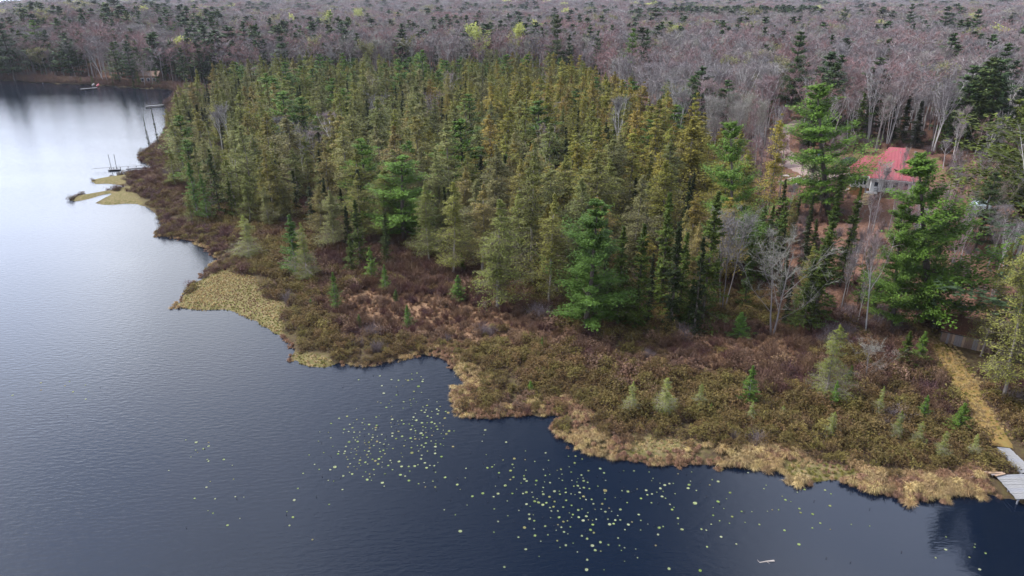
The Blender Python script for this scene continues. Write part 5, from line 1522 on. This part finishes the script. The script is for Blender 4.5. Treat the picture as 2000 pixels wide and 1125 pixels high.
# lily pads ------------------------------------------------------
def build_pads():
    rng = np.random.default_rng(12)
    def pad(seed):
        r2 = random.Random(seed); n = 14; V = [(0, 0, .012)]; 
        for i in range(n + 1):
            a = 0.16 + (2 * math.pi - 0.32) * i / n; rr = 1 + r2.uniform(-.05, .05)
            V.append((rr * math.cos(a), rr * math.sin(a) * .86, .010 + r2.uniform(0, .02)))
        k = len(V); V2 = [(x, y, -.02) for x, y, z in V]
        F = [(0, i, i + 1) for i in range(1, n + 1)] + [(k + i, i, i + 1, k + i + 1)[::-1] for i in range(1, n + 1)] + [(0, 1, k + 1, k)[::-1], (0, k, k + n + 1, n + 1)[::-1]]
        mb = MB(); mb.add(V + V2, F); return mb.mesh('lily_pad', [M['pad']])
    meshes = [pad(i) for i in range(5)]
    pts = []
    def cluster(n, cx, cy, sx, sy, tag, x0=-100, x1=2100, y0=0, y1=1120, rot=0):
        c = 0
        while c < n:
            a, b = rng.normal(size=2); px = cx + a * sx + b * rot; py = cy + b * sy
            if not (x0 < px < x1 and y0 < py < y1): continue
            p = plane_hit(px, py)
            if sdf(LAND, np.array([p[0]]), np.array([p[1]]))[0] > -0.5: continue
            if any((p[0] - q[0]) ** 2 + (p[1] - q[1]) ** 2 < .09 for q in pts): continue
            pts.append((p[0], p[1], tag, px, py)); c += 1
    cluster(120, 705, 880, 38, 28, 'dense patch off the shrubby point'); cluster(80, 790, 835, 42, 50, 'dense patch off the shrubby point')
    cluster(60, 845, 860, 22, 36, 'dense patch off the shrubby point'); cluster(14, 780, 755, 50, 16, 'sparse patch under the olive shrubs')
    cluster(120, 1095, 960, 75, 45, 'patch off the curved sedge bank', y0=880); cluster(80, 1180, 1010, 90, 45, 'patch off the curved sedge bank', y0=900)
    cluster(26, 1330, 950, 60, 25, 'thin patch below the middle of the sedge bank'); cluster(20, 1450, 985, 90, 45, 'thin patch below the middle of the sedge bank')
    cluster(16, 1590, 1000, 60, 35, 'few pads below the tan sedge'); cluster(8, 1880, 1080, 70, 22, 'few pads near the dock reflection')
    cluster(12, 390, 885, 30, 14, 'small group alone out on the lake'); cluster(12, 425, 985, 30, 28, 'small group alone out on the lake'); cluster(9, 110, 762, 50, 12, 'faint group far out at the left')
    cluster(7, 600, 985, 60, 30, 'few pads between the open lake and the dense patch'); cluster(4, 1350, 1090, 60, 15, 'few pads near the floating log')
    cluster(26, 960, 940, 60, 40, 'patch off the curved sedge bank')
    pts.sort(key=lambda q: -q[4])
    rest = []
    for i, (x, y, tag, px, py) in enumerate(pts):
        s = .045 + .085 * rng.random() ** 1.6 * (1.0 if py > 870 else 1.1); a = rng.uniform(0, 6.28)
        if rng.random() < .10: s *= 1.4
        if i < 296:
            mobj('lily_pad', meshes[i % 5], None, (x, y, 0.0), (0, 0, a), (s, s, 1), label='pale green lily pad in the ' + tag, cat='lily pad', group='lily pads, ' + tag)
        else: rest.append((x, y, s, a, i % 5))
    q = np.array(rest)
    scatter('lily_pads', meshes, np.c_[q[:, 0], q[:, 1], q[:, 0] * 0], q[:, 4].astype(int), np.c_[q[:, 3] * 0, q[:, 3] * 0, q[:, 3]], np.c_[q[:, 2], q[:, 2], q[:, 2] * 0 + 1], label='farther small lily pads floating off the shrubby point', cat='lily pads')
    # dark flower buds standing out of the water
    B = MB(); B.tube([(0, 0, -.1), (0, 0, .06)], .008, 4); B.tube([(0, 0, .05), (0, 0, .085), (0, 0, .12)], [.02, .04, .015], 6); bme = B.mesh('bud', [M['bud']])
    n = 90; P = []
    while len(P) < n:
        k = rng.integers(0, len(pts)); x = pts[k][0] + rng.normal() * 2.2; y = pts[k][1] + rng.normal() * 2.2
        if sdf(LAND, np.array([x]), np.array([y]))[0] < -.6: P.append((x, y, 0))
    scatter('lily_buds', [bme], np.array(P, float), np.zeros(n, int), np.c_[rng.normal(size=(n, 2)) * .2, np.zeros(n)], np.full((n, 3), 1.0), label='tiny dark lily buds poking out of the water among the pads', cat='lily buds')
build_pads()

def build_haze():
    mb = MB(); mb.box((0, 3400, 90), (9600, 8000, 190))
    m = bpy.data.materials.new('thin_air'); m.use_nodes = True; nt = m.node_tree; nt.nodes.clear()
    out = NN(nt, 'ShaderNodeOutputMaterial'); v = NN(nt, 'ShaderNodeVolumePrincipled')
    v.inputs['Color'].default_value = (0.80, 0.84, 0.95, 1); v.inputs['Density'].default_value = 0.00008; v.inputs['Anisotropy'].default_value = 0.2
    nt.links.new(v.outputs[0], out.inputs['Volume'])
    mobj('haze', mb.mesh('haze', [m]), kind='stuff', label='thin pale haze in the air over lake and forest')
    SC.cycles.volume_bounces = 0
build_haze()
# ------------------------------------------------------------------ trees one can point to
T = hero
T('big_pine', 1143, 652, 393, 'large bluish green white pine with level boughs at the edge of the bog', wide=0.98, var=0)
T('big_pine', 1828, 640, 288, 'tallest white pine with broad green plumes in front of the red roofed cottage', wide=1.0, tx=1803, var=2)
T('big_pine', 1743, 643, 400, 'white pine with thick dark trunk left of the tallest pine near the path', wide=0.8, tx=1775, var=0)
T('big_pine', 1618, 420, 158, 'broad white pine with spreading plumes left of the red roofed cottage', wide=1.05, tx=1600, var=4, lod=0)
T('big_pine', 1436, 540, 236, 'tall bright green pine rising out of the tamaracks right of centre', wide=0.7, tx=1430, var=4, lod=0)
T('dark_pine', 1540, 232, 62, 'tall shapely pine standing in the bare birch wood left of the track', wide=0.85, lod=0, var=0)
T('dark_pine', 1085, 165, 30, 'very tall dark pine rising behind the tamaracks, widest of the skyline pines', wide=0.75, lod=0, var=1)
T('dark_pine', 1110, 168, 68, 'shorter pine touching the right side of the tall dark skyline pine', wide=0.7, lod=1)
T('dark_pine', 1165, 170, 60, 'pointed dark conifer right of the tall skyline pine', wide=0.6, lod=1)
T('white_pine', 1230, 182, 56, 'pine with drooping left side behind the right end of the tamaracks', wide=0.8, lod=1)
T('dark_pine', 1256, 178, 56, 'bluish pine close behind the drooping skyline pine', wide=0.6, lod=1)
T('white_pine', 830, 210, 98, 'large round green pine in the back rows of the tamaracks', wide=1.0, lod=1)
T('white_pine', 786, 222, 116, 'olive green pine touching the left of the large round pine', wide=1.1, lod=1)
T('white_pine', 632, 200, 106, 'round green pine at the back left of the tamaracks', wide=1.1, lod=1)
T('white_pine', 676, 186, 104, 'small bluish green pine at the back of the tamaracks', wide=0.9, lod=1)
T('dark_pine', 236, 166, 82, 'left one of two close dark pines on the far shore beside the canoe landing', wide=1.1, lod=1)
T('dark_pine', 263, 166, 80, 'right one of two close dark pines on the far shore beside the canoe landing', wide=1.1, lod=1)
T('dark_pine', 394, 150, 54, 'dark pine with flat top behind the left end of the stand', wide=0.9, lod=1)
T('dark_pine', 1765, 100, 8, 'rounded dark pine on the skyline above the birches', wide=0.8, lod=1)
T('dark_pine', 1830, 112, 12, 'wide bluish pine on the skyline above the cottage', wide=1.1, lod=1)
T('dark_pine', 1890, 112, 18, 'wide spreading dark pine at the top right of the bare wood', wide=1.1, lod=1)
T('dark_pine', 1638, 90, 14, 'small pale pine above the grey poplars', wide=0.8, lod=1)
T('dark_pine', 1709, 105, 38, 'thin green pine above the grey birches', wide=0.5, lod=1)
T('white_pine', 650, 88, 22, 'lone green pine in the purple grey forest, left of centre', wide=1.0, lod=1)
T('dark_pine', 780, 78, 23, 'lone dark pine in the purple grey forest above the stand', wide=0.9, lod=1)
T('dark_pine', 912, 86, 29, 'dark pine just above the yellow green aspen', wide=0.8, lod=1)
T('dark_pine', 1296, 90, 34, 'green pine near the left end of the long pine belt', wide=0.7, lod=1)
T('aspen', 932, 150, 56, 'bright yellow green budding aspen above the tamaracks', wide=1.15, lod=1)
T('aspen', 1010, 145, 52, 'bright yellow green budding aspen left of the tall skyline pine', wide=0.85, lod=1)
T('olive_aspen', 722, 160, 84, 'pale olive budding aspen at the back of the stand', wide=1.2, lod=1)
T('olive_aspen', 1316, 130, 64, 'rounded olive budding tree in the bare wood right of the pines', wide=1.4, lod=1)
T('aspen', 702, 75, 20, 'pale yellow budding tree in the forest above left', wide=1.1, lod=1)
T('jack_pine', 2020, 470, 88, 'large scraggly olive green pine at the right edge of the photo', wide=1.35, lod=0, var=0)
T('jack_pine', 1975, 400, 190, 'smaller scraggly olive pine left of the large one at the right edge', wide=1.1, lod=0, var=1)
T('grey_hardwood', 283, 172, 112, 'grey leafless tree in front of the far cottage', wide=1.1, lod=1)
T('grey_hardwood', 300, 172, 118, 'bare grey tree covering the right end of the far cottage', wide=1.1, lod=1)
T('fir', 274, 172, 140, 'low fir at the left corner of the far cottage', wide=1.2, lod=1)
T('dark_pine', 30, 158, 45, 'dark green pine on the far left shore', wide=1.1, lod=1)
T('dark_pine', 5, 156, 52, 'dark green pine at the left edge of the far shore', wide=1.1, lod=1)
T('white_pine', 85, 130, 40, 'bright green pine on the far left shore behind the willow', wide=1.1, lod=1)
T('white_pine', 350, 110, 48, 'green pine between maples behind the far bay', wide=1.0, lod=1)
T('olive_aspen', 82, 150, 96, 'rounded olive bush by the far left shore', wide=1.7, lod=1)
# greens inside and along the front of the stand
T('lime_pine', 388, 428, 316, 'bright green young pine at the left front of the stand', wide=0.95)
T('lime_pine', 408, 436, 338, 'yellow green young pine in front of the bright green one', wide=0.95)
T('fir', 432, 425, 290, 'tall deep green conifer beside the two young pines', wide=0.85)
T('fir', 457, 430, 345, 'bluish green conifer right of the two young pines', wide=0.75)
T('lime_pine', 578, 540, 418, 'bright yellow green young pine standing out in the shrubs', wide=1.15)
T('pale_tamarack', 602, 556, 432, 'pale bushy tamarack touching the yellow green pine', wide=0.95)
T('pale_tamarack', 488, 506, 418, 'round topped pale tamarack alone near the left shore', wide=1.25)
T('fir', 705, 520, 388, 'bluish green fir at the front of the stand left of centre', wide=0.9)
T('fir', 757, 520, 415, 'slender bluish fir at the front of the stand', wide=0.75)
T('fir', 688, 535, 455, 'deep green fir low at the front of the stand', wide=0.9)
T('lime_pine', 727, 548, 482, 'small light green pine at the foot of the stand', wide=1.2)
T('lime_pine', 753, 568, 515, 'smaller light green pine just right of another at the foot of the stand', wide=1.0)
T('lime_pine', 657, 604, 530, 'thin light green pine in the brown shrubs left of centre', wide=1.0)
T('lime_pine', 895, 590, 536, 'small round green pine below the trunks of the stand', wide=1.6)
T('fir', 903, 536, 490, 'short dark fir beside a pale tamarack trunk', wide=1.0)
T('lime_pine', 990, 420, 300, 'bright green pine glowing among the tamaracks in the centre', wide=0.9, lod=0)
T('fir', 1290, 600, 374, 'tall bright fir left of the bare birches', wide=0.8)
T('fir', 1370, 640, 372, 'tall dark green spire right of the bright fir', wide=0.75)
T('fir', 1240, 645, 435, 'dark fir right of the large bog pine', wide=0.85)
T('fir', 1205, 640, 440, 'dark olive fir close behind the large bog pine', wide=0.8)
T('black_spruce', 1310, 645, 430, 'narrow dark spruce between the firs', wide=1.2)
T('fir', 1178, 600, 425, 'fir half hidden behind the large bog pine', wide=0.9)
T('fir', 1342, 648, 543, 'light green young fir at the wood edge', wide=0.95)
T('lime_pine', 1443, 660, 608, 'short green pine at the foot of the bare birch', wide=1.9)
T('fir', 1587, 640, 430, 'thick dark fir right of the bare spreading tree', wide=1.0)
T('fir', 1565, 650, 500, 'dark fir at the left foot of the thick fir', wide=1.0)
T('fir', 1520, 500, 390, 'dark pointed fir behind the bare spreading tree', wide=0.9)
T('fir', 1478, 520, 400, 'dark fir on the slope right of the tall bright pine', wide=0.85)
T('fir', 1602, 560, 362, 'narrow dark fir below the broad pine, left of the cottage', wide=0.65)
T('fir', 1640, 560, 362, 'narrow dark fir on the slope nearer the cottage steps', wide=0.65)
T('fir', 1700, 620, 560, 'small fir on the leafy slope beside a grey trunk', wide=1.1)
T('fir', 1762, 722, 645, 'dark stout young fir beside the grassy path', wide=1.2)
T('lime_pine', 1790, 716, 645, 'bright green young pine between dark fir and path', wide=1.2)
T('fir', 1655, 757, 712, 'small dark fir behind the pale tamarack', wide=1.3)
T('lime_pine', 1460, 790, 712, 'bright green young pine in the middle of the shrubby bog', wide=1.25)
T('pale_tamarack', 1610, 782, 630, 'pale yellowish tamarack with white trunk in the bog', wide=0.95, var=1)
T('lime_pine', 1625, 800, 742, 'yellow green sapling at the foot of the pale tamarack', wide=1.0)
sap = [(1298,815,735,'pale green tamarack sapling nearest the middle of the bog',1.1),(1366,800,748,'grey green tamarack sapling right of another in the bog',1.0),
 (1620,858,802,'grey green tamarack sapling near the sedge bank',1.0),(1748,862,800,'pale green sapling left of a twin in the right bog',0.85),(1790,872,820,'pale green sapling right of a twin in the right bog',0.85),
 (1835,898,840,'pale thin sapling near the sedge by the dock',0.9),(1465,822,782,'grey green sapling at the foot of the bright young pine',1.0),(1232,812,742,'thin olive sapling in the left part of the shrubby bog',0.8),
 (1713,815,752,'thin grey sapling above the twin saplings',0.7),(1895,895,845,'pale sapling beside the path end',0.8),(1527,818,790,'low grey green sapling right of the young pine',1.2),
 (1805,880,905-50,'low sapling among leatherleaf near the sedge',0.8),(1693,880,862,'tiny pale sapling near the tan sedge',1.0)]
for bx, by, ty, lab, w in sap: T('pale_tamarack', bx, by, ty, lab, wide=w)
lime = [(1868,845,785,'green sapling left of the path',1.5),(1036,765,742,'tiny bright yellow sapling near the inlet',1.6),(1364,808,783,'tiny yellow green sapling below a pale one',1.3),
 (1387,812,785,'thin yellow green sapling right of a yellow one',0.9),(798,640,594,'small yellow green pine above the olive shrubs',1.2),(703,640,612,'tiny yellow sapling above the point',1.2),
 (774,588,564,'tiny bluish sapling left of the grey twigs',1.4),(608,602,580,'tiny green sapling left of the tall thin pine',1.3),(1058,688,655,'thin green sapling in the tan meadow',0.7),(1800,820,770,'green sapling above the twin saplings',1.2)]
for bx, by, ty, lab, w in lime: T('lime_pine', bx, by, ty, lab, wide=w)
# tamaracks that stand out
T('tamarack', 885, 540, 352, 'pale tamarack with bare lower trunk at the front of the stand', wide=1.35)
T('tamarack', 972, 605, 385, 'large brownish tamarack with wide open boughs at the bog edge', wide=1.7)
T('tamarack', 1072, 598, 372, 'tall thin tamarack left of the large bog pine', wide=1.2)
T('tamarack', 1040, 560, 292, 'tall tamarack behind the brownish one', wide=1.3)
T('tamarack', 537, 434, 290, 'tamarack with white lower trunk at the left front', wide=1.25)
T('tamarack', 522, 430, 300, 'tamarack left of another white trunked one', wide=1.2)
T('tamarack', 838, 515, 350, 'tamarack with long bare trunk left of the pale one', wide=1.2)
T('golden_tamarack', 1498, 420, 218, 'golden tamarack standing clear left of the track', wide=1.1)
T('golden_tamarack', 1345, 360, 178, 'tall golden tamarack at the right end of the stand', wide=1.1)
T('tamarack', 1288, 330, 175, 'tall olive tamarack left of the golden one', wide=1.0)
T('tamarack', 1958, 784, 430, 'tall leaning tamarack with bare lower trunk beside the dock path', wide=0.95, tx=2008)
T('tamarack', 1915, 696, 470, 'tamarack leaning over the right end of the board shed', wide=0.8, tx=1985)
T('tamarack', 1990, 690, 400, 'yellow green tamarack behind the shed at the right edge', wide=1.5)
T('tamarack', 376, 440, 376, 'small leaning tamarack beside the maroon shrubs', wide=1.5)
# leafless trees that stand out
T('grey_clump', 1410, 612, 415, 'many stemmed bare birch at the wood edge', wide=1.2, var=0)
T('spreading_tree', 1508, 658, 462, 'bare spreading tree with forked trunk at the wood edge', wide=1.15, var=0)
T('spreading_tree', 1693, 748, 672, 'small bare tree in the bog near the dark fir', wide=1.2, var=1)
T('birch', 1690, 655, 470, 'leaning grey birch trunk on the leafy slope', wide=0.7, tx=1712)
T('birch', 1640, 615, 500, 'thin grey birch left of the leaning trunk', wide=0.8)
T('birch', 1988, 500, 265, 'white birch trunk at the right edge of the photo', wide=1.2)
T('multi_birch', 1380, 262, 128, 'tall forked white birch in the bare wood right of the stand', wide=1.3, lod=0)
T('multi_birch', 1432, 260, 132, 'forked white birch second from the tall forked one', wide=1.1, lod=0)
T('multi_birch', 1490, 240, 130, 'white birch left of the track', wide=1.2, lod=0)
T('birch', 1630, 200, 85, 'white birch with orange brown crown above the broad pine', wide=1.2, lod=0)
T('multi_birch', 1320, 290, 170, 'white stemmed birch behind the golden tamaracks', wide=1.2, lod=0)
T('birch', 1205, 330, 195, 'dead white birch poking out of the tamaracks', wide=1.0, lod=0)
T('birch', 1690, 212, 95, 'white forked birch right of the orange crowned one', wide=1.0, lod=0)
T('birch', 1788, 225, 110, 'white forked birch above the cottage', wide=1.1, lod=0)
T('birch', 1842, 330, 275, 'clump of pale stems right of the cottage', wide=1.4, lod=0)
T('birch', 1905, 395, 300, 'grey forked tree above the tarp covered pile', wide=1.4, lod=0)
for k, (bx, ty, tx) in enumerate([(205, 100, 178), (212, 104, 190), (228, 112, 216)]):
    T('birch', bx, 164, ty, ['leftmost leaning white birch by the canoe landing', 'middle leaning white birch by the canoe landing', 'white birch leaning beside the twin dark pines'][k], tx=tx, wide=0.9, lod=1)
for k, (bx, by, ty) in enumerate([(1370,330,192),(1392,335,196),(1412,330,182),(1448,330,188),(1470,325,200),(1430,345,205)]):
    T('poplar', bx, by, ty, ['leftmost', 'second', 'third', 'fourth', 'rightmost', 'frontmost'][k] + ' pale bare poplar in the clump behind the golden tamaracks', wide=0.8, lod=0)
for k, (bx, by, ty) in enumerate([(1668,470,392),(1683,520,400),(1735,470,395),(1650,590,470),(1672,640,520),(1715,600,480),(1663,560,455),(1850,430,330),(1870,500,420)]):
    T('birch' if k % 2 else 'grey_hardwood', bx, by, ty, 'thin leafless tree on the leafy slope ' + ['just below the cottage steps', 'left of the tallest pine, upper one', 'against the left side of the tallest pine', 'left of the leaning grey birch', 'at the foot of the leafy slope', 'beside the leaning grey birch', 'midway up under the cottage steps', 'right of the cottage, upper one', 'right of the tallest pine', 'below the covered woodpile', 'right of the covered woodpile'][k], wide=0.5, lod=1)
for bx, by, ty in [(1748,380,290)]:
    T('birch', bx, by+30, ty, 'thin leafless tree in front of the red roof', wide=0.4, lod=1)
# dead spruces on the small left point
for bx, by, ty, lab in [(294, 288, 258, 'short dark spruce on the small left point'), (310, 285, 206, 'dead thin spruce with dark tip on the left point'), (290, 280, 225, 'dead thin bare spruce left of the dark tipped one')]:
    T('black_spruce', bx, by, ty, lab, wide=0.5, lod=0)
for bx, by, ty, lab in [(160,165,148,'low fir left of the canoe landing'),(182,166,146,'low dark fir behind the canoe landing'),(222,168,150,'low fir right of the birches'),(310,172,130,'dark fir beside the far cottage'),(262,172,152,'low green fir under the twin pines')]:
    T('fir', bx, by, ty, lab, wide=1.2, lod=1)
for k, (bx, by, ty) in enumerate([(1722,262,205),(1738,276,196),(1760,284,186),(1784,288,196),(1868,292,196),(1890,300,188),(1915,300,205),(1850,276,206),(1940,296,200),(1650,250,205),(1700,255,190)]):
    T('black_spruce', bx, by, ty, 'very dark hemlock ' + ['left end of the dark row behind the cottage', 'second from the left in the dark row behind the cottage', 'third in the dark row behind the cottage', 'under the forked birch behind the cottage', 'in the dark clump right of the forked birch', 'tallest of the dark clump right of the cottage', 'right side of the dark clump near the scraggly pine', 'small one in the dark clump right of the cottage', 'against the scraggly pine at the right edge', 'behind the broad pine beside the track', 'between broad pine and cottage, farther back'][k], wide=2.0, lod=0)
for k, (bx, by, ty) in enumerate([(2075, 820, 330), (2105, 740, 200)]):
    T(['tamarack', 'dark_pine'][k], bx, by, ty, ['tamarack just beyond the right edge by the dock', 'dark pine beyond the right edge near the dock'][k], wide=1.4, lod=0)
build_woods()

def split_labels():
    """look-alikes that still share a label are told apart by which of them stands left or right"""
    by = {}
    for o in COL.objects:
        if o.get('category') and o.get('label') and 'lily' not in o.name: by.setdefault(o['label'], []).append(o)
    for lab, L in by.items():
        if 2 <= len(L) <= 3 and len(lab.split()) <= 14:
            L.sort(key=lambda o: o.location.x / max(o.location.y, 1))
            for o, w in zip(L, ('left', 'right') if len(L) == 2 else ('left', 'middle', 'right')): o['label'] = lab + ', ' + w + ' one'
split_labels()
